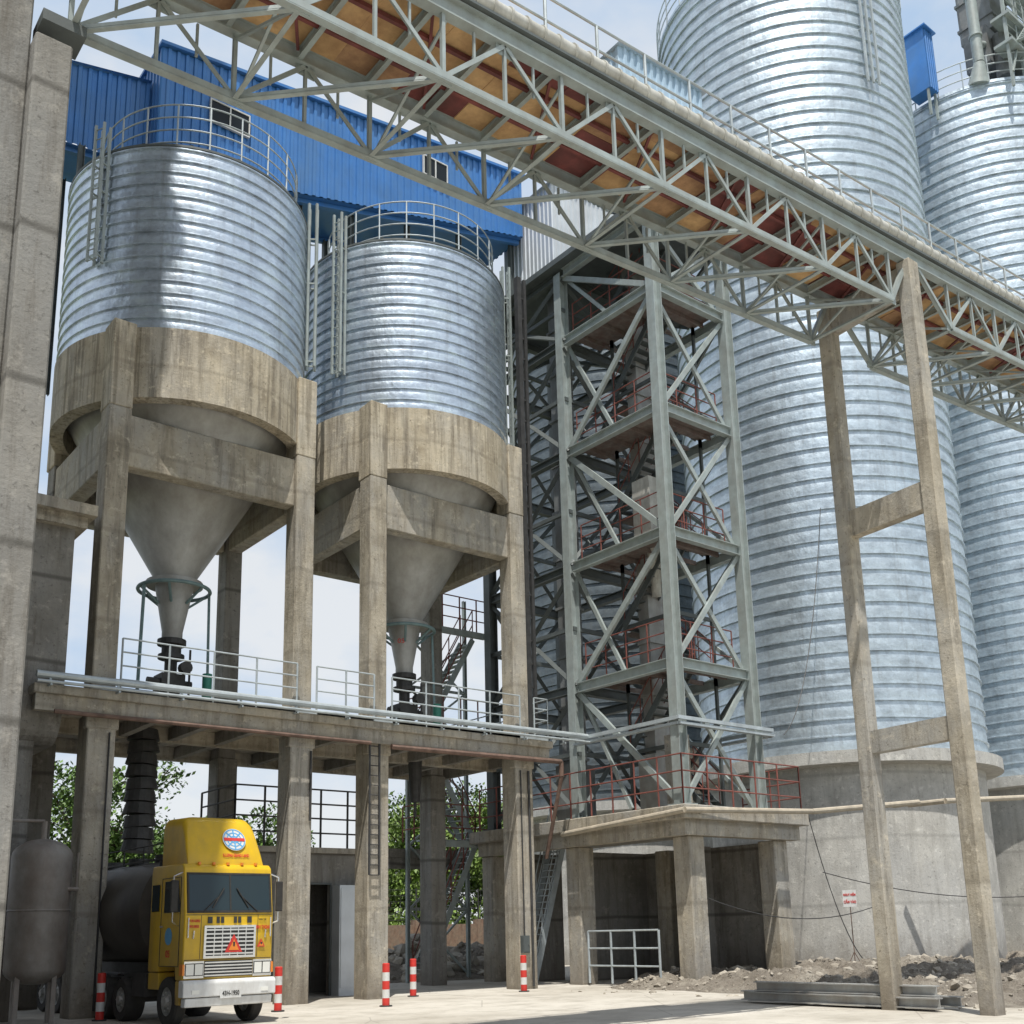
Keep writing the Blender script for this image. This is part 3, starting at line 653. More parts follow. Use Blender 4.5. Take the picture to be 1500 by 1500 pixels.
while x<XR:
    z=ztop(x); b=MB(); b.ibeam((x,YN+.1,z-.05),(x,YFR-.1,z-.05),.1,.22,t=.02); b.obj('deck_joist',M_pnt,t)
    if x+1.475<XR and k%2==0:
        b=MB(); b.bar((x+.06,YN+.15,z-.02),(x+1.4,YFR-.15,ztop(x+1.475)-.02),.06,.06); b.obj('deck_bracing',M_redbd,t)
    x+=1.475; k+=1
for yy in (14.85,15.75):
    b=MB(); b.bar((XL,yy,ztop(XL)+.03),(XR,yy,ztop(XR)+.03),.08,.1); b.obj('deck_stringer',M_redbd,t)
b=MB(); random.seed(23)
x=XL
while x<XR-.1:
    L=random.choice([1.1,1.475,1.475,2.2]); L=min(L,XR-x); base=random.choice([0,0,0,1,2])
    sp=random.choice([14.6,15.2,15.7])
    for (ya,yb) in ((YN+.12,sp-.003),(sp,YFR-.12)):
        b.mi=base if random.random()<.5 else random.choice([0,1,2]); j=random.uniform(0,.03); z=ztop(x)+.10+j; z2=ztop(x+L)+.10+j
        b.add([(x,ya,z),(x+L-.006,ya,z2),(x+L-.006,yb,z2),(x,yb,z),(x,ya,z+.03),(x+L-.006,ya,z2+.03),(x+L-.006,yb,z2+.03),(x,yb,z+.03)],[(0,3,2,1),(4,5,6,7),(0,1,5,4),(1,2,6,5),(2,3,7,6),(3,0,4,7)])
    x+=L
b.obj('deck_panel',[M_tan,M_tan2,M_redbd],t)
b=MB(); yc=YN-.02
p=V((XL,yc,ztop(XL)+.5));q=V((XR,yc,ztop(XR)+.5)); b.cyl(p,q,.19,16); 
n=int((XR-XL)/.42)
for i in range(n):
    m=p.lerp(q,i/n); m2=p.lerp(q,(i+.12)/n); b.cyl(m,m2,.22,16)
b.obj('conveyor_cover',M_cover,t,smooth=True)
b=MB(); b.bar((XL,yc,ztop(XL)+.26),(XR,yc,ztop(XR)+.26),.34,.06); b.obj('cover_tray',M_pntd,t)
for y in (YN+.3,YFR-.1):
    b=MB(); b.rail([(XL,y,ztop(XL)+.15),(XR,y,ztop(XR)+.15)],1.85,3,1.48,.032); b.obj('guardrail',M_rail,t)
b=MB(); zz=ztop(17)
b.corr((15.6,14.9),(18.4,14.9),ztop(15.6)+.7,ztop(18.4)+.7,ztop(15.6)+2.6,ztop(18.4)+2.6,.2,.04,(0,-1)); b.corr((18.4,14.9),(18.4,16.3),zz+.8,zz+.8,zz+2.7,zz+2.7,.2,.04,(1,0)); b.corr((15.6,16.3),(15.6,14.9),zz+.6,zz+.6,zz+2.5,zz+2.5,.2,.04,(-1,0))
b.add([(15.5,14.8,ztop(15.6)+2.6),(18.5,14.8,ztop(18.4)+2.6),(18.5,16.4,ztop(18.4)+2.6),(15.5,16.4,ztop(15.6)+2.6)],[(0,1,2,3)])
b.obj('drive_cover',M_lblue,t)
b=MB(); b.box((3.6,16.3,zbot(3.9)-.25),(4.3,16.9,zbot(3.9)-.05)); b.obj('end_bearing',M_pntd,t)
t=thing('bridge_support','tall twin-leg concrete support with cross struts under the bridge','concrete pier',(25.6,15.4,0))
xb=25.5; xf=25.75
zcap=ztop(25.6)-.21
for (x,y) in ((xb,13.95),(xf,16.75)):
    b=MB(); b.box((x-.23,y-.21,-.1),(x+.23,y+.21,zcap-.02)); b.obj('leg',M_con,t,bevel=.03,seg=1)
for z,h in ((13.1,.75),(6.9,.6),(zcap-.5,.75)):
    b=MB(); b.add([(xb-.16,14.162,z-h/2),(xb+.16,14.162,z-h/2),(xf+.16,16.538,z-h/2),(xf-.16,16.538,z-h/2),(xb-.16,14.162,z+h/2),(xb+.16,14.162,z+h/2),(xf+.16,16.538,z+h/2),(xf-.16,16.538,z+h/2)],[(0,3,2,1),(4,5,6,7),(0,1,5,4),(1,2,6,5),(2,3,7,6),(3,0,4,7)]); b.obj('strut',M_con,t)
# ------------------------------------------------------------ left wall building
t=thing('concrete_building','tall grey concrete building with pilaster carrying the bridge','building',(0,20,0))
b=MB(); b.box((-14,16.9,-.1),(3.45,22.3,46)); b.obj('wall',M_cond,t)
b=MB(); b.box((-14,22.302,-.1),(3.3,34,100)); b.obj('added_shade_block',M_cond,t)  # unseen block, added this tall to throw shade on the first hopper silo
for k in range(13):
    z=47+k*4.1; b=MB(); dz=.5 if k%2 else 1.7; b.box((3.302,22.6,z),(3.9 if k%3 else 4.4,25.,z+dz)); b.obj('added_shadow_slab',M_cond,t)  # unseen slabs added to make the block's shadow edge uneven
b=MB(); b.box((3.5,16.2,-.1),(4.08,17.4,16.55)); b.obj('pilaster',M_cond,t,bevel=.03,seg=1)
b=MB(); b.box((2.9,16.5,-.1),(3.498,17.2,46)); b.obj('pilaster',M_cond,t,bevel=.03,seg=1)
for z in (6.5,11.5,20.5,29):
    b=MB(); b.box((-14,16.75,z),(2.898,16.898,z+.5)); b.obj('ledge',M_con,t)
t=thing('concrete_room','grey concrete room with rounded soffit beside the silo floor','building',(7,36,8.9))
b=MB(); n=8
prof=[(33.6,15.1),(33.6,9.2)]+[(33.6+.9*(1-math.cos(a)),9.2-1.2*math.sin(a)) for a in [i*math.pi/16 for i in range(1,9)]]+[(39,8.0),(39,15.1)]
b.prism(prof,3,9.62); b.obj('wall',M_cond,t,fix=True)
b=MB(); b.box((2.8,33.0,15.1),(10.1,39.4,15.45)); b.box((2.9,33.3,14.75),(9.9,39.3,15.098)); b.obj('roof_slab',M_con,t)
for (x,y) in ((8.6,34.6),(4,34.4),(8.6,39.)):
    b=MB(); b.box((x-.42,y-.4,-.1),(x+.42,y+.4,8.3)); b.obj('column',M_cond,t)
# ------------------------------------------------------------ ground-level room
t=thing('pump_room','low grey concrete room with dark open doorway under the silo floor','building',(20,38,0))
for (a,c) in (((16.8,37,-.1),(19.5,37.25,5.2)),((20.75,37,-.1),(22.6,37.25,5.2)),((19.5,37,4.1),(20.75,37.25,5.2)),((16.8,37.25,-.1),(17.05,40,5.2)),((22.35,37.25,-.1),(22.6,40,5.2)),((17.05,39.75,-.1),(22.35,40,5.2))):
    b=MB(); b.box(a,c); b.obj('wall',M_cond,t)
b=MB(); b.box((16.6,36.8,5.2),(22.8,40.3,5.4)); b.obj('roof_slab',M_con,t)
b=MB(); b.box((20.8,36.4,.0),(22.2,36.97,4.0)); b.box((20.85,36.37,.3),(21.48,36.4,3.9)); b.box((21.52,36.37,.3),(22.15,36.4,3.9)); b.obj('steel_cabinet',M_wclad,t)
b=MB(); b.box((20.7,36.93,0),(20.76,36.995,4.1)); b.box((19.49,36.93,0),(19.55,36.995,4.1)); b.box((19.55,36.93,4.04),(20.7,36.995,4.1)); b.obj('door_frame',M_pntd,t)
b=MB(); b.rail([(16.8,40,5.4),(16.8,37,5.4),(22.6,37,5.4)],2.2,4,1.2,.035); b.obj('guardrail',M_dark,t)
b=MB(); 
for i in range(10): b.cyl((13.2,36.6,9.2-i*.42),(13.2+.03*math.sin(i*2),36.6,8.82-i*.42),.46,16,.54)
tag(b.obj('loading_spout',M_dark),'dark bellows loading spout hanging above the tanker','loading spout')
b=MB(); b.cyl((24.3,36.6,9.2),(24.3,36.6,7.3),.3,14,.2); b.cyl((24.3,36.6,7.3),(24.3,36.6,6.7),.06,6)
tag(b.obj('loading_spout',M_dark),'short dark loading spout under the second silo','loading spout')
b=MB(); ladder(b,20.35,33.25,4.2,9.0,1,0,.4)
tag(b.obj('ladder',M_dark),'dark steel ladder fixed to a concrete column','ladder')
# ------------------------------------------------------------ pressure vessel
vx,vy,vr=8.98,32.3,.80
t=thing('pressure_vessel','grey upright pressure tank on short legs','tank',(vx,vy,0))
pr=[(0,1.05)]+[(vr*math.sin(a),1.45-.4*math.cos(a)) for a in [i*math.pi/16 for i in range(1,9)]]+[(vr,4.5)]+[(vr*math.cos(a),4.5+.5*math.sin(a)) for a in [i*math.pi/16 for i in range(1,8)]]+[(0,5.01)]
b=MB(); b.lathe((vx,vy,0),pr,40); b.lathe((vx,vy,0),[(vr+.01,3.0),(vr+.025,3.02),(vr+.01,3.06)],40); b.obj('vessel_body',M_vess,t,smooth=True)
for i in range(4):
    b=MB(); a=i*math.pi/2+.6; b.bar((vx+.65*math.cos(a),vy+.65*math.sin(a),0),(vx+.65*math.cos(a),vy+.65*math.sin(a),1.7),.12,.12); b.obj('leg',M_vess,t)
b=MB(); b.cyl((vx,vy,4.95),(vx,vy,5.5),.08,8); b.cyl((vx,vy,5.5),(7.2,32.6,5.5),.05,8); b.obj('inlet_pipe',M_vess,t,smooth=True)
b=MB(); b.cyl((9.5,31.8,3.6),(9.85,31.8,3.6),.06,8); b.cyl((9.8,31.8,3.6),(9.8,31.8,4.6),.03,8); b.obj('gauge_pipe',M_vess,t,smooth=True)
# ------------------------------------------------------------ bollards
def bollard(loc):
    e=thing('bollard','red and white striped steel bollard on the yard','bollard',loc,'striped bollards around the columns')
    b=MB(); h=1.28
    for i in range(5): b.cyl((0,0,h*i/5),(0,0,h*(i+1)/5),.115,14,cap=False)
    b.m=[(k//14)%2 for k in range(len(b.f))]
    b.mi=0; b.cyl((0,0,h),(0,0,h+.02),.115,14,.09)
    b.obj('post',[M_sred,M_white],e,local=True,smooth=True)
    b=MB(); b.cyl((0,0,0),(0,0,.04),.2,14); b.obj('base_plate',M_dark,e,local=True)
    return e
B0=bollard((10.75,32.1,0))
for p in ((15.6,30.9,0),(18.75,29.9,0),(26.2,32.3,0),(22.2,33.6,0)): copy_thing(B0,p,random.random()*3)
# ------------------------------------------------------------ steel beams stack
t=thing('steel_beam_stack','stack of long pale grey steel beams lying on the ground','steel beams',(26.2,18.5,0))
for (x,z,y0,y1,dx) in ((25.7,.2,15.4,21.4,.1),(26.1,.2,15.7,21.9,.0),(26.5,.2,15.3,20.9,.15),(25.95,.48,15.6,21.2,-.1)):
    b=MB(); b.ibeam((x,y0,z),(x+dx,y1,z),.3,.26,t=.03); b.obj('beam',M_steelp,t)
t=thing('danger_sign','small white danger sign with red lettering on thin stand','sign',(40.6,28.0,0))
t.rotation_euler=(0,0,rad(-52))
b=MB(); b.box((-.28,-.02,2.85),(.28,.02,3.55)); b.obj('sign_board',M_white,t,local=True)
b=MB(); b.cyl((0,.04,.2),(0,.04,3.5),.022,6); b.cyl((-.4,.1,.2),(0,.06,1.0),.018,6); b.cyl((.4,.1,.2),(0,.06,1.0),.018,6); b.obj('stand',M_rust,t,local=True)
text('NGUY HIỂM',.125,(0,-.03,3.35),(rad(90),0,0),M_sred,t,local=True,sx=.75,bold=.005)
text('CẤM VÀO',.15,(0,-.03,3.05),(rad(90),0,0),M_sred,t,local=True,sx=.75,bold=.005)
# ------------------------------------------------------------ truck
t=thing('tanker_truck','yellow cab-over tanker truck with roof fairing facing out','truck',(12.37,28.2,0),rotz=rad(1.5))
W=1.24
b=MB(); b.prism([(-.80,1.15),(-.84,2.75),(-.68,3.98),(-.56,4.08),(1.35,4.1),(1.4,3.9),(1.4,1.35),(.75,1.35),(.6,1.75),(.3,1.95),(-.05,1.9),(-.3,1.6),(-.38,1.15)],-W,W)
cab=b.obj('cab',M_yel,t,local=True,bevel=.045,seg=3,smooth=True)
secs=[(-.50,4.12,1.08,.05),(-.38,4.45,1.07,.35),(-.14,4.98,1.04,.85),(.02,5.25,1.02,1.2),(.22,5.38,1.0,1.3),(1.35,5.42,.98,1.2)]
b=MB(); ringn=21; vs=[]
for (y,zt_,w,h) in secs:
    for k in range(ringn):
        a=math.pi*k/(ringn-1); ca,sa=math.cos(a),math.sin(a)
        ex=.22
        vs.append((w*math.copysign(abs(ca)**ex,ca),y,4.0+(zt_-4.0)*abs(sa)**ex))
fs=[]
for j in range(len(secs)-1):
    for k in range(ringn-1): fs.append((j*ringn+k,j*ringn+k+1,(j+1)*ringn+k+1,(j+1)*ringn+k))
fs.append(tuple(range(ringn))); fs.append(tuple(range(len(secs)*ringn-1,(len(secs)-1)*ringn-1,-1)))
b.add(vs,fs); b.obj('roof_fairing',M_yel,t,local=True,smooth=True,fix=True)
def fy(z): return -.84+(z-2.75)*(.16/1.23) if z>2.75 else -.84+(2.75-z)*.025
def quadx(b,x0,x1,z0,z1,off,th=.02):
    b.add([(x0,fy(z0)-off,z0),(x1,fy(z0)-off,z0),(x1,fy(z1)-off,z1),(x0,fy(z1)-off,z1),(x0,fy(z0)-off+th,z0),(x1,fy(z0)-off+th,z0),(x1,fy(z1)-off+th,z1),(x0,fy(z1)-off+th,z1)],[(0,1,2,3),(7,6,5,4),(0,4,5,1),(1,5,6,2),(2,6,7,3),(3,7,4,0)])
b=MB(); quadx(b,-1.13,1.13,2.88,3.80,.03,.035); ws=b.obj('windscreen',M_glass,t,local=True)
b=MB(); quadx(b,-1.18,1.18,2.82,2.88,.04,.05); quadx(b,-1.18,1.18,3.80,3.85,.04,.05); quadx(b,-1.18,-1.13,2.88,3.80,.04,.05); quadx(b,1.13,1.18,2.88,3.80,.04,.05); quadx(b,-.02,.02,2.88,3.80,.04,.05)
b.obj('windscreen_seal',M_blk,t,local=True)
for s in (-1,1):
    b=MB(); b.cyl((s*.75,fy(2.9)-.05,2.86),(s*.25,fy(3.3)-.05,3.3),.014,5); b.cyl((s*.5,fy(3)-.055,2.95),(s*.18,fy(3.4)-.055,3.45),.018,5); b.obj('wiper',M_blk,t,local=True)
b=MB(); quadx(b,-.66,.66,1.74,2.44,.03,.04); gr=b.obj('grille',M_dark,t,local=True)
b=MB()
for i in range(7): z=1.77+i*.1; quadx(b,-.66,.66,z,z+.04,.055,.03)
quadx(b,-.72,.72,2.44,2.50,.06,.06); quadx(b,-.72,.72,1.68,1.74,.06,.06); quadx(b,-.72,-.66,1.74,2.44,.06,.06); quadx(b,.66,.72,1.74,2.44,.06,.06)
for x in (-.44,-.22,0,.22,.44): quadx(b,x-.012,x+.012,1.74,2.44,.06,.03)
b.obj('grille_bar',M_chr,gr,local=True)
b=MB(); quadx(b,-.66,.66,1.22,1.62,.03,.04)
lg=b.obj('lower_grille',M_dark,t,local=True)
b=MB()
for i in range(5): z=1.24+i*.08; quadx(b,-.66,.66,z,z+.035,.05,.03)
b.obj('lower_grille_bar',M_chr,lg,local=True)
b=MB()
for (x0,x1,z0,z1) in ((-1.2,1.2,2.765,2.78),(-1.2,1.2,1.645,1.66),(-.80,-.788,1.68,2.76),(.788,.80,1.68,2.76)): quadx(b,x0,x1,z0,z1,.008,.012)
b.obj('panel_seam',M_dark,t,local=True)
for (x0,x1,z0,z1) in ((-.62,-.50,2.56,2.72),(-.38,-.30,2.56,2.72),(-.26,-.18,2.56,2.72),(.10,.18,2.56,2.72),(.22,.30,2.56,2.72),(.48,.60,2.56,2.72)):
    b=MB(); quadx(b,x0,x1,z0,z1,.03,.02); b.obj('front_vent',M_dark,t,local=True)
for s in (-1,1):
    b=MB(); x0,x1=sorted((s*.68,s*1.21)); quadx(b,x0,x1,1.20,1.62,.04,.05); h=b.obj('headlight',M_chr,t,local=True)
    for xx in (s*.82,s*1.06):
        b=MB(); quadx(b,xx-.105,xx+.105,1.28,1.55,.055,.03); b.obj('headlight_lens',M_lamp,h,local=True)
        b=MB(); quadx(b,xx-.12,xx+.12,1.26,1.28,.056,.03); quadx(b,xx-.12,xx+.12,1.55,1.57,.056,.03); quadx(b,xx-.12,xx-.105,1.28,1.55,.056,.03); quadx(b,xx+.105,xx+.12,1.28,1.55,.056,.03); b.obj('headlight_bezel',M_dark,h,local=True)
    b=MB(); x0,x1=sorted((s*1.2,s*1.255)); b.box((x0,-.86,1.28),(x1,-.66,1.55)); b.obj('turn_signal',M_org,t,local=True)
    b=MB(); b.cyl((s*1.0,fy(2.2)-.02,2.18),(s*1.0,fy(2.2)-.06,2.38),.02,6); b.cyl((s*1.15,fy(2.7)-.03,2.2),(s*1.15,fy(2.7)-.03,2.7),.018,6); b.obj('grab_handle',M_chr,t,local=True)
b=MB(); b.prism([(-1.0,.74),(-1.0,1.08),(-.94,1.16),(-.7,1.16),(-.7,.74)],-1.28,1.28); b.obj('bumper',M_white,t,local=True,bevel=.03,seg=2)
b=MB(); b.prism([(-.93,.5),(-.96,.72),(-.7,.72),(-.7,.5)],-1.2,1.2); b.obj('front_spoiler',M_white,t,local=True,bevel=.03,seg=2)
b=MB(); b.box((-.29,-1.015,.69),(.29,-1.003,.92)); pl=b.obj('number_plate',M_white,t,local=True)
text('43H-1950',.16,(0,-1.02,.805),(rad(90),0,0),M_blk,pl,local=True,sx=.72,ext=.002,bold=.004)
for x in (-.95,.95):
    b=MB(); b.box((x-.1,-1.012,.82),(x+.1,-1.0,.92)); b.obj('fog_lamp',M_lamp,t,local=True)
def tri(x,z,s,par,name='warning_triangle',off=.075,mat=M_sred):
    b=MB(); y=fy(z)-off
    b.add([(x-s,y,z-s*.75),(x+s,y,z-s*.75),(x,y,z+s*1.15),(x-s,y+.012,z-s*.75),(x+s,y+.012,z-s*.75),(x,y+.012,z+s*1.15)],[(0,1,2),(5,4,3),(0,3,4,1),(1,4,5,2),(2,5,3,0)])
    o=b.obj(name,mat,par,local=True)
    b=MB(); s2=s*.6; y-=.006; z2=z-s*.08
    b.add([(x-s2,y,z2-s2*.75),(x+s2,y,z2-s2*.75),(x,y,z2+s2*1.15)],[(0,1,2)]); b.obj('triangle_centre',M_org,o,local=True)
    b=MB(); y-=.004; b.add([(x-.02,y,z2-s2*.1),(x+.02,y,z2-s2*.1),(x+.03,y,z2+s2*.7),(x-.03,y,z2+s2*.7)],[(0,1,2,3)]); b.obj('exclamation_mark',M_blk,o,local=True)
tri(.1,2.0,.24,t); tri(.9,2.02,.11,t,off=.03)
text('MINH THOAI',.125,(.90,fy(2.62)-.02,2.44),(rad(90),0,0),M_sred,t,local=True,sx=.62,bold=.003)
text('ĐT.0511.629252',.09,(-.98,fy(2.62)-.02,2.62),(rad(90),0,0),M_sred,t,local=True,sx=.5,bold=.002)
text('0913.420225',.09,(-.98,fy(2.45)-.02,2.48),(rad(90),0,0),M_sred,t,local=True,sx=.55,bold=.002)
text('VAN TAI',.08,(.92,fy(2.65)-.02,2.64),(rad(90),0,0),M_blk,t,local=True,sx=.7)
for s in (-1,1):
    b=MB(); x=s*(W+.006); xa=s*(W-.005); q=sorted((x,xa)); b.box((q[0],-.55,1.5),(q[1],.62,3.72)); d=b.obj('door',M_yel,t,local=True,bevel=.004,seg=1)
    b=MB(); x2=s*(W+.014); b.add([(x2,-.58,2.85),(x2,.45,2.85),(x2,.45,3.66),(x2,-.42,3.66)],[(0,1,2,3) if s<0 else (3,2,1,0)]); b.obj('door_window',M_glass,d,local=True)
    b=MB(); b.cyl((x2,.46,2.5),(x2+s*.03,.58,2.5),.025,6); b.obj('door_handle',M_chr,d,local=True)
    b=MB(); xs_=s*(W+.008)
    for (ya,za,yb,zb_) in ((-.56,1.5,-.56,3.74),(.63,1.5,.63,3.74),(-.56,3.74,.63,3.74),(-.56,1.5,.63,1.5)): b.bar((xs_,ya,za),(xs_,yb,zb_),.015,.015)
    b.obj('door_seam',M_dark,d,local=True)
    b=MB(); b.add([(x2,.78,2.9),(x2,1.28,2.9),(x2,1.28,3.6),(x2,.78,3.6)],[(0,1,2,3) if s<0 else (3,2,1,0)]); b.obj('sleeper_window',M_glass,t,local=True)
    b=MB(); xm=s*(W+.24); b.box((xm-.10,-.72,2.85),(xm+.10,-.66,3.65)); m=b.obj('mirror',M_blk,t,local=True,bevel=.02,seg=1)
    b=MB(); b.cyl((s*W,-.6,3.85),(xm,-.64,3.75),.02,6); b.cyl((xm,-.64,3.75),(xm,-.64,2.6),.02,6); b.cyl((xm,-.64,2.6),(s*W,-.5,2.5),.02,6); b.obj('mirror_arm',M_chr,m,local=True)
    b=MB(); b.lathe((0,0,0),[(0,0),(.22,0),(.22,.006),(0,.006)],24); 
    o=b.obj('door_emblem',M_sblue,t,local=True); o.rotation_euler=(0,rad(90*s),0); o.location=(s*(W+.012),.1,2.25)
    text('05',.26,(s*(W+.02),.1,1.8),(rad(90),0,rad(90*s)),M_sred,t,local=True)
    b=MB(); x0,x1=sorted((s*.78,s*(W-.02))); b.box((x0,-.62,.55),(x1,-.36,1.14)); b.obj('step',M_yel,t,local=True,bevel=.02,seg=1)
    b=MB(); b.box((x0,.70,.9),(x1,1.38,1.33)); b.obj('mudguard',M_yel,t,local=True,bevel=.02,seg=1)
for x in (-.8,-.4,0,.4,.8):
    b=MB(); b.cyl((x,-.60,4.06),(x,-.60,4.13),.045,8); b.obj('marker_light',M_org,t,local=True)
e=MB(); e.lathe((0,0,0),[(0,0),(.33,0),(.33,.015),(0,.015)],32); eo=e.obj('globe_emblem',M_white,t,local=True); eo.location=(.3,-.285,4.76); eo.rotation_euler=(rad(90-24),0,0)
e=MB()
for r in (.30,.2,.1): e.lathe((0,0,0),[(r-.014,.017),(r-.014,.022),(r+.014,.022),(r+.014,.017)],28)
for k in range(4):
    a=k*math.pi/4; e.bar((-.28*math.cos(a),-.28*math.sin(a),.02),(.28*math.cos(a),.28*math.sin(a),.02),.035,.012)
e.obj('globe_lines',M_sblue,eo,local=True)
e=MB(); e.box((-.3,-.045,.024),(.3,.045,.03)); e.obj('emblem_band',M_sred,eo,local=True)
text('K.LONG GIANG LAND',.12,(.3,-.46,4.33),(rad(90-20),0,0),M_sred,t,local=True,sx=.62,bold=.003)
def wheel(x,y,r,par,w=.3):
    b=MB(); b.lathe((0,0,0),[(r*.58,-w/2),(r*.94,-w/2),(r,-w/2+.05),(r,w/2-.05),(r*.94,w/2),(r*.58,w/2),(r*.58,-w/2)],36)
    o=b.obj('wheel',M_blk,par,local=True,smooth=True); o.rotation_euler=(0,rad(90),0); o.location=(x,y,r)
    b=MB(); b.lathe((0,0,0),[(r*.58,w/2-.02),(r*.5,w/2-.1),(r*.25,w/2-.02),(r*.2,w/2+.06),(0,w/2+.06)],28); b.lathe((0,0,0),[(r*.58,-w/2+.02),(r*.5,-w/2+.1),(r*.25,-w/2+.02),(r*.2,-w/2-.06),(0,-w/2-.06)],28)
    for k in range(8):
        a=k*math.pi/4
        for zz in (-w/2-.01,w/2+.01): b.cyl((r*.36*math.cos(a),r*.36*math.sin(a),zz-.02),(r*.36*math.cos(a),r*.36*math.sin(a),zz+.02),.025,6)
    b.obj('rim',M_steelp,o,local=True,smooth=True)
for s in (-1,1):
    wheel(s*1.07,.15,.62,t)
    for y in (3.2,4.55,8.6,9.9): wheel(s*1.0,y,.58,t,.5)
b=MB()
for x in (-.42,.42): b.box((x-.06,-.5,.85),(x+.06,6.0,1.15)); b.box((x-.06,2.4,1.25),(x+.06,10.6,1.55))
b.box((-.9,.08,.5),(.9,.22,.66))
for y in (3.2,4.55,8.6,9.9): b.cyl((-.9,y,.56),(.9,y,.56),.08,8)
b.box((-1.2,1.6,.7),(-.6,2.5,1.3)); b.box((.6,1.6,.7),(1.2,2.5,1.3))
b.box((-.55,2.6,1.15),(.55,4.8,1.25))
b.obj('chassis',M_dark,t,local=True)
b=MB(); b.cyl((-.9,1.52,1.2),(-.9,1.52,4.3),.09,10); b.obj('exhaust_stack',M_dark,t,local=True)
b=MB(); R=1.22; prof=[(0,1.75),(.5,1.8),(.95,1.95),(R,2.25),(R,10.2),(.95,10.55),(.5,10.7),(0,10.72)]
vs=[];n=36
for r,y in prof:
    for k in range(n): a=2*math.pi*k/n; vs.append((r*math.cos(a),y,2.95+r*1.2*math.sin(a)))
b.add(vs,[(j*n+k,j*n+(k+1)%n,(j+1)*n+(k+1)%n,(j+1)*n+k) for j in range(len(prof)-1) for k in range(n)])
tk=b.obj('tank',M_tankd,t,local=True,smooth=True,fix=True)
b=MB()
for y in (3.5,5.5,7.5,9.5): b.cyl((0,y,4.35),(0,y,4.6),.3,16)
b.box((-.35,2.4,4.42),(-.3,10,4.48)); b.box((.3,2.4,4.42),(.35,10,4.48)); b.rail([(-.5,2.4,4.35),(-.5,10,4.35)],.5,1,1.5,.02)
b.obj('tank_hatch',M_dark,tk,local=True)
# ------------------------------------------------------------ mobile crane
t=thing('mobile_crane','orange mobile crane with white lattice boom behind the columns','crane',(6.2,42,0))
b=MB(); b.box((1.2,40.8,1.2),(8.0,43.4,1.8)); b.box((1.6,41,1.8),(5.2,43.2,4.0)); b.box((5.6,41.1,1.8),(7.6,42.2,3.6)); b.obj('body',simple('crane_orange',(.5,.13,.04),.5,0,.2,2),t,bevel=.08,seg=2)
b=MB(); b.box((6.2,41.09,2.6),(7.4,41.095,3.4)); b.obj('cab_window',M_glass,t)
for x in (2.2,4.0,6.9):
    for y in (40.75,43.4):
        b=MB(); b.cyl((x,y-.2,.62),(x,y+.2,.62),.62,24); b.obj('wheel',M_blk,t,smooth=True)
b=MB(); p=V((5.4,42.3,3.2)); q=V((15.2,46.5,26)); d=(q-p).normalized(); r=d.cross(V((0,0,1))).normalized(); u=r.cross(d); w=.45
cs=[r*w+u*w,r*-w+u*w,r*-w-u*w,r*w-u*w]
for c in cs: b.cyl(p+c,q+c*.4,.06,6)
n=22
for i in range(n):
    for k in range(4):
        s0=1-.6*i/n; s1=1-.6*(i+1)/n
        b.cyl(p.lerp(q,i/n)+cs[k]*s0,p.lerp(q,(i+1)/n)+cs[(k+1)%4]*s1,.035,5); b.cyl(p.lerp(q,i/n)+cs[k]*s0,p.lerp(q,i/n)+cs[(k+1)%4]*s0,.03,5)
b.obj('boom',M_rail,t)
# ------------------------------------------------------------ boundary wall and mesh fence
t=thing('boundary_wall','low brick boundary wall with wire mesh on top','wall',(40,60,0))
b=MB(); b.box((5,60,-.1),(75,60.3,2.7)); 
for x in range(5,76,5): b.box((x-.25,59.85,-.1),(x+.25,60.45,3.0))
b.obj('brickwork',M_brick,t)
b=MB()
for x in range(5,76,5): b.cyl((x,60.15,3.0),(x,60.15,5.0),.05,6)
for k in range(6): b.cyl((5,60.15,3.0+k*.38),(75,60.15,3.0+k*.38),.015,4,cap=False)
x=30
while x<60: b.cyl((x,60.15,3.0),(x,60.15,4.9),.012,4,cap=False); x+=.4
b.obj('wire_mesh',M_dark,t)
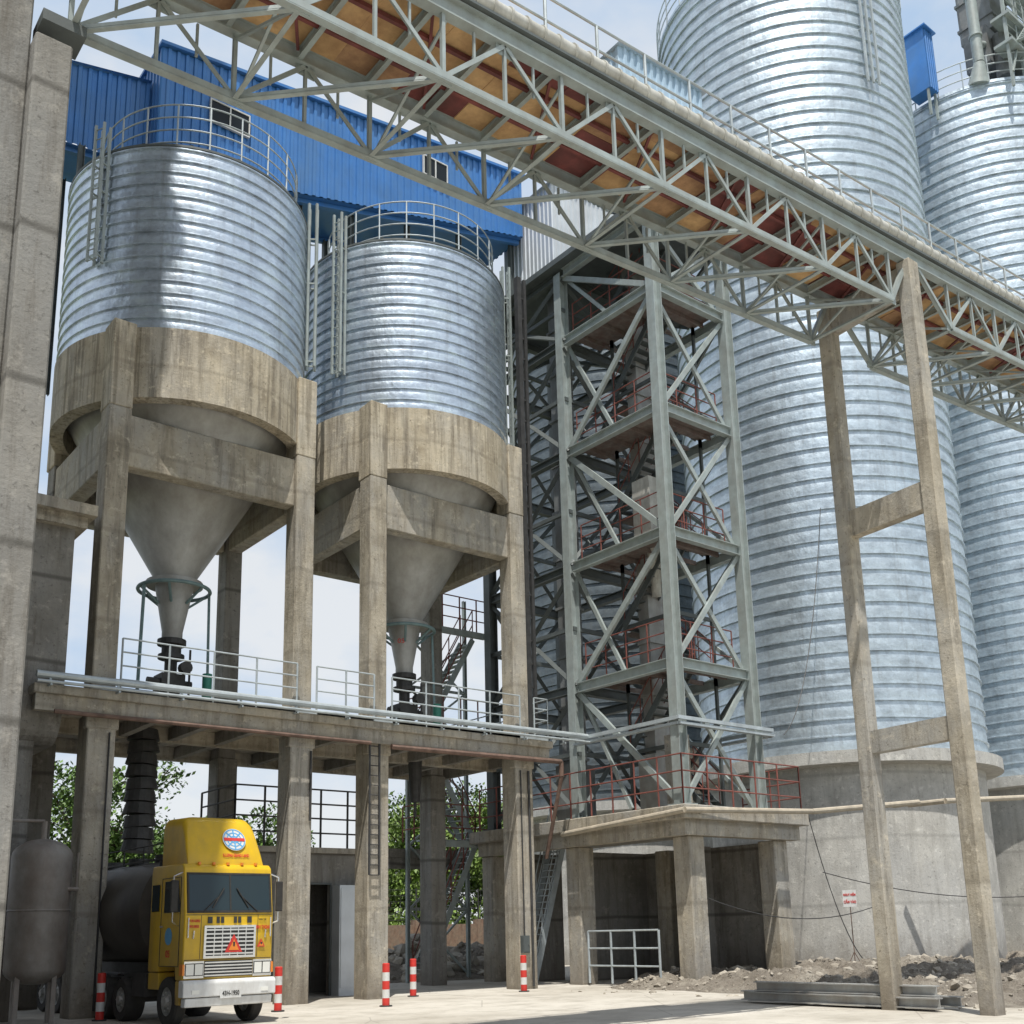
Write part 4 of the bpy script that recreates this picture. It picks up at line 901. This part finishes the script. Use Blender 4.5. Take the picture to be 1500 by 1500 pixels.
# ------------------------------------------------------------ trees
def tree(loc,h,cr,mat,seed,lab):
    rnd=random.Random(seed)
    t=thing('tree',lab,'tree',loc,'trees behind the boundary wall')
    b=MB(); lean=V((rnd.uniform(-.08,.08),rnd.uniform(-.08,.08),1)); th=h*.45
    tips=[]
    b.cyl((0,0,-.1),lean*th,.03*h,8,.017*h)
    for i in range(9):
        z=rnd.uniform(.5,1)*th; p=lean*z; a=rnd.uniform(0,6.28); L=rnd.uniform(.45,.9)*cr
        q=p+V((math.cos(a)*L,math.sin(a)*L,rnd.uniform(.3,1.)*cr+h*.1)); b.cyl(p,q,.012*h,6,.005*h); tips.append(q)
        for j in range(2):
            a2=a+rnd.uniform(-1,1); q2=q+V((math.cos(a2)*cr*.35,math.sin(a2)*cr*.35,rnd.uniform(.1,.5)*cr)); b.cyl(q,q2,.005*h,5,.002*h); tips.append(q2)
    q=lean*th+V((0,0,h*.3)); b.cyl(lean*th,q,.017*h,6,.005*h); tips.append(q)
    b.obj('trunk',M_bark,t,local=True)
    b=MB(); cl=[]
    for q in tips: cl.append((q,rnd.uniform(.22,.4)*cr))
    for i in range(20):
        a=rnd.uniform(0,6.28); rr=cr*math.sqrt(rnd.random()); z=h*rnd.uniform(.28,.97); k=1-abs(z/h-.6)*1.2
        cl.append((V((math.cos(a)*rr*k,math.sin(a)*rr*k,z)),rnd.uniform(.18,.34)*cr))
    for c,r in cl:
        for i in range(int(80+60*rnd.random())):
            d=V((rnd.gauss(0,1),rnd.gauss(0,1),rnd.gauss(0,.8))).normalized()*r*rnd.random()**.35
            p=c+d; s=rnd.uniform(.12,.28); n=V((rnd.gauss(0,.7),rnd.gauss(0,.7),rnd.gauss(0,1)+.6)).normalized(); a=n.orthogonal().normalized(); bb=n.cross(a)
            b.add([p-a*s,p-bb*s*.45,p+a*s,p+bb*s*.45],[(0,1,2,3)])
    b.obj('crown',mat,t,local=True)
    return t
specs=[(19,78,14,4),(24.0,74,15.5,4.3),(29,80,10,3.5),(35.5,74,11.5,3.4),(48,72,13.5,4.5),(52,76,14,5),(56.5,72,13,4.5),(61,78,13,5),(46.5,67,9.5,3.5),(51,65,8.5,3.2),(41.5,66,7,2.6),(26,68,9,3.4),(14.5,72,13,4.)]
for i,(x,y,h,cr) in enumerate(specs):
    tree((x,y,0),h,cr,M_leaf if i%2 else M_leaf2,100+i,'leafy green tree beyond the boundary wall')
b=MB(); rnd=random.Random(5)
for i in range(12000):
    x=rnd.uniform(5,75); y=rnd.uniform(61,64); hh=2.8+1.8*noise.noise(V((x*.3,0,0)))+1.5*noise.noise(V((x*1.1,4,0)))
    z=rnd.random()*max(.6,hh+1); p=V((x,y,z)); s=rnd.uniform(.12,.26); n=V((rnd.gauss(0,1),rnd.gauss(0,1),rnd.gauss(0,1))).normalized(); a=n.orthogonal().normalized(); bb=n.cross(a)
    b.add([p-a*s,p-bb*s*.5,p+a*s,p+bb*s*.5],[(0,1,2,3)])
o=b.obj('shrub_growth',M_leaf2); o['kind']='stuff'; tag(o,'dense green shrubs growing behind the brick wall','shrubs')
def sag(a,c,s,n=14,r=.02):
    cu=MB(); a=V(a);c=V(c); pv=a
    for i in range(1,n+1):
        k=i/n; p=a.lerp(c,k)-V((0,0,4*s*k*(1-k))); cu.cyl(pv,p,r,5,cap=False); pv=p
    tag(cu.obj('slack_cable',M_dark),'thin dark slack cable strung past the silo base','cable','slack cables')
sag((43.4,29.6,22),(37,28,9.9),2.2); sag((37.5,27,4.2),(47,22,3.2),.5); sag((31.2,27.6,3.2),(40,26.5,2.8),.6); sag((37.4,27.4,6.5),(38.5,26,.6),1.)
b=MB(); b.lathe((18.6,35.6,0),[(0,0),(.28,.02),(.34,.3),(.3,.8),(.16,1.15),(.08,1.25),(.13,1.4),(0,1.4)],16); tag(b.obj('cement_sack',M_tan,smooth=True),'upright tan sack standing by the doorway','sack')
# ------------------------------------------------------------ camera
H=2.2; pitch=rad(12.78); roll=rad(1.34); az=rad(38.8)
fw=V((math.sin(az)*math.cos(pitch),math.cos(az)*math.cos(pitch),math.sin(pitch)))
r0=V((math.cos(az),-math.sin(az),0)); u0=r0.cross(fw)
Rv=r0*math.cos(roll)-u0*math.sin(roll); Uv=u0*math.cos(roll)+r0*math.sin(roll)
cam=bpy.data.cameras.new('camera'); cam.sensor_width=36; cam.lens=38.4; cam.shift_y=250/1500; cam.clip_end=6000; cam.clip_start=.1
co=bpy.data.objects.new('camera',cam); COL.objects.link(co)
co.matrix_world=Matrix(((Rv.x,Uv.x,-fw.x,0),(Rv.y,Uv.y,-fw.y,0),(Rv.z,Uv.z,-fw.z,H),(0,0,0,1)))
scene.camera=co
# ------------------------------------------------------------ light
sd=V((-.62,-.79,0)).normalized(); el=rad(69); sdir=V((sd.x*math.cos(el),sd.y*math.cos(el),math.sin(el)))
su=bpy.data.lights.new('sun','SUN'); su.energy=5; su.angle=rad(.5); su.color=(1,.96,.89)
so=bpy.data.objects.new('sun',su); COL.objects.link(so); so.rotation_euler=(-sdir).to_track_quat('-Z','Y').to_euler()
w=bpy.data.worlds.new('World'); scene.world=w; w.use_nodes=True; nt=w.node_tree; bg=nt.nodes['Background']
sky=N(nt,'ShaderNodeTexSky'); sky.sky_type='NISHITA'; sky.sun_disc=False; sky.sun_elevation=el; sky.sun_rotation=math.atan2(sdir.x,sdir.y); sky.dust_density=1.5
tc=N(nt,'ShaderNodeTexCoord'); mp=N(nt,'ShaderNodeMapping'); mp.inputs['Scale'].default_value=(1,1,2.0); nt.links.new(tc.outputs['Generated'],mp.inputs['Vector'])
nz=N(nt,'ShaderNodeTexNoise'); nz.inputs['Scale'].default_value=3.4; nz.inputs['Detail'].default_value=9; nz.inputs['Roughness'].default_value=.55; nt.links.new(mp.outputs['Vector'],nz.inputs['Vector'])
f=ramp(nt,nz.outputs['Fac'],[(.36,0.),(.58,1.)])
c=mix(nt,(5.6,7.4,9.8),(9.5,9.8,10.1),f)
c=mix(nt,sky.outputs['Color'],c,.85)
# clouds thin out towards the zenith, leaving the darker blue sky
sx=N(nt,'ShaderNodeSeparateXYZ'); nt.links.new(tc.outputs['Generated'],sx.inputs[0])
zr=N(nt,'ShaderNodeMapRange'); zr.inputs[1].default_value=.70; zr.inputs[2].default_value=.88; zr.inputs[3].default_value=0.; zr.inputs[4].default_value=.9; nt.links.new(sx.outputs[2],zr.inputs[0])
c=mix(nt,c,sky.outputs['Color'],zr.outputs[0])
nt.links.new(c,bg.inputs['Color']); bg.inputs['Strength'].default_value=.093
scene.view_settings.view_transform='Standard'; scene.view_settings.look='None'; scene.view_settings.exposure=0
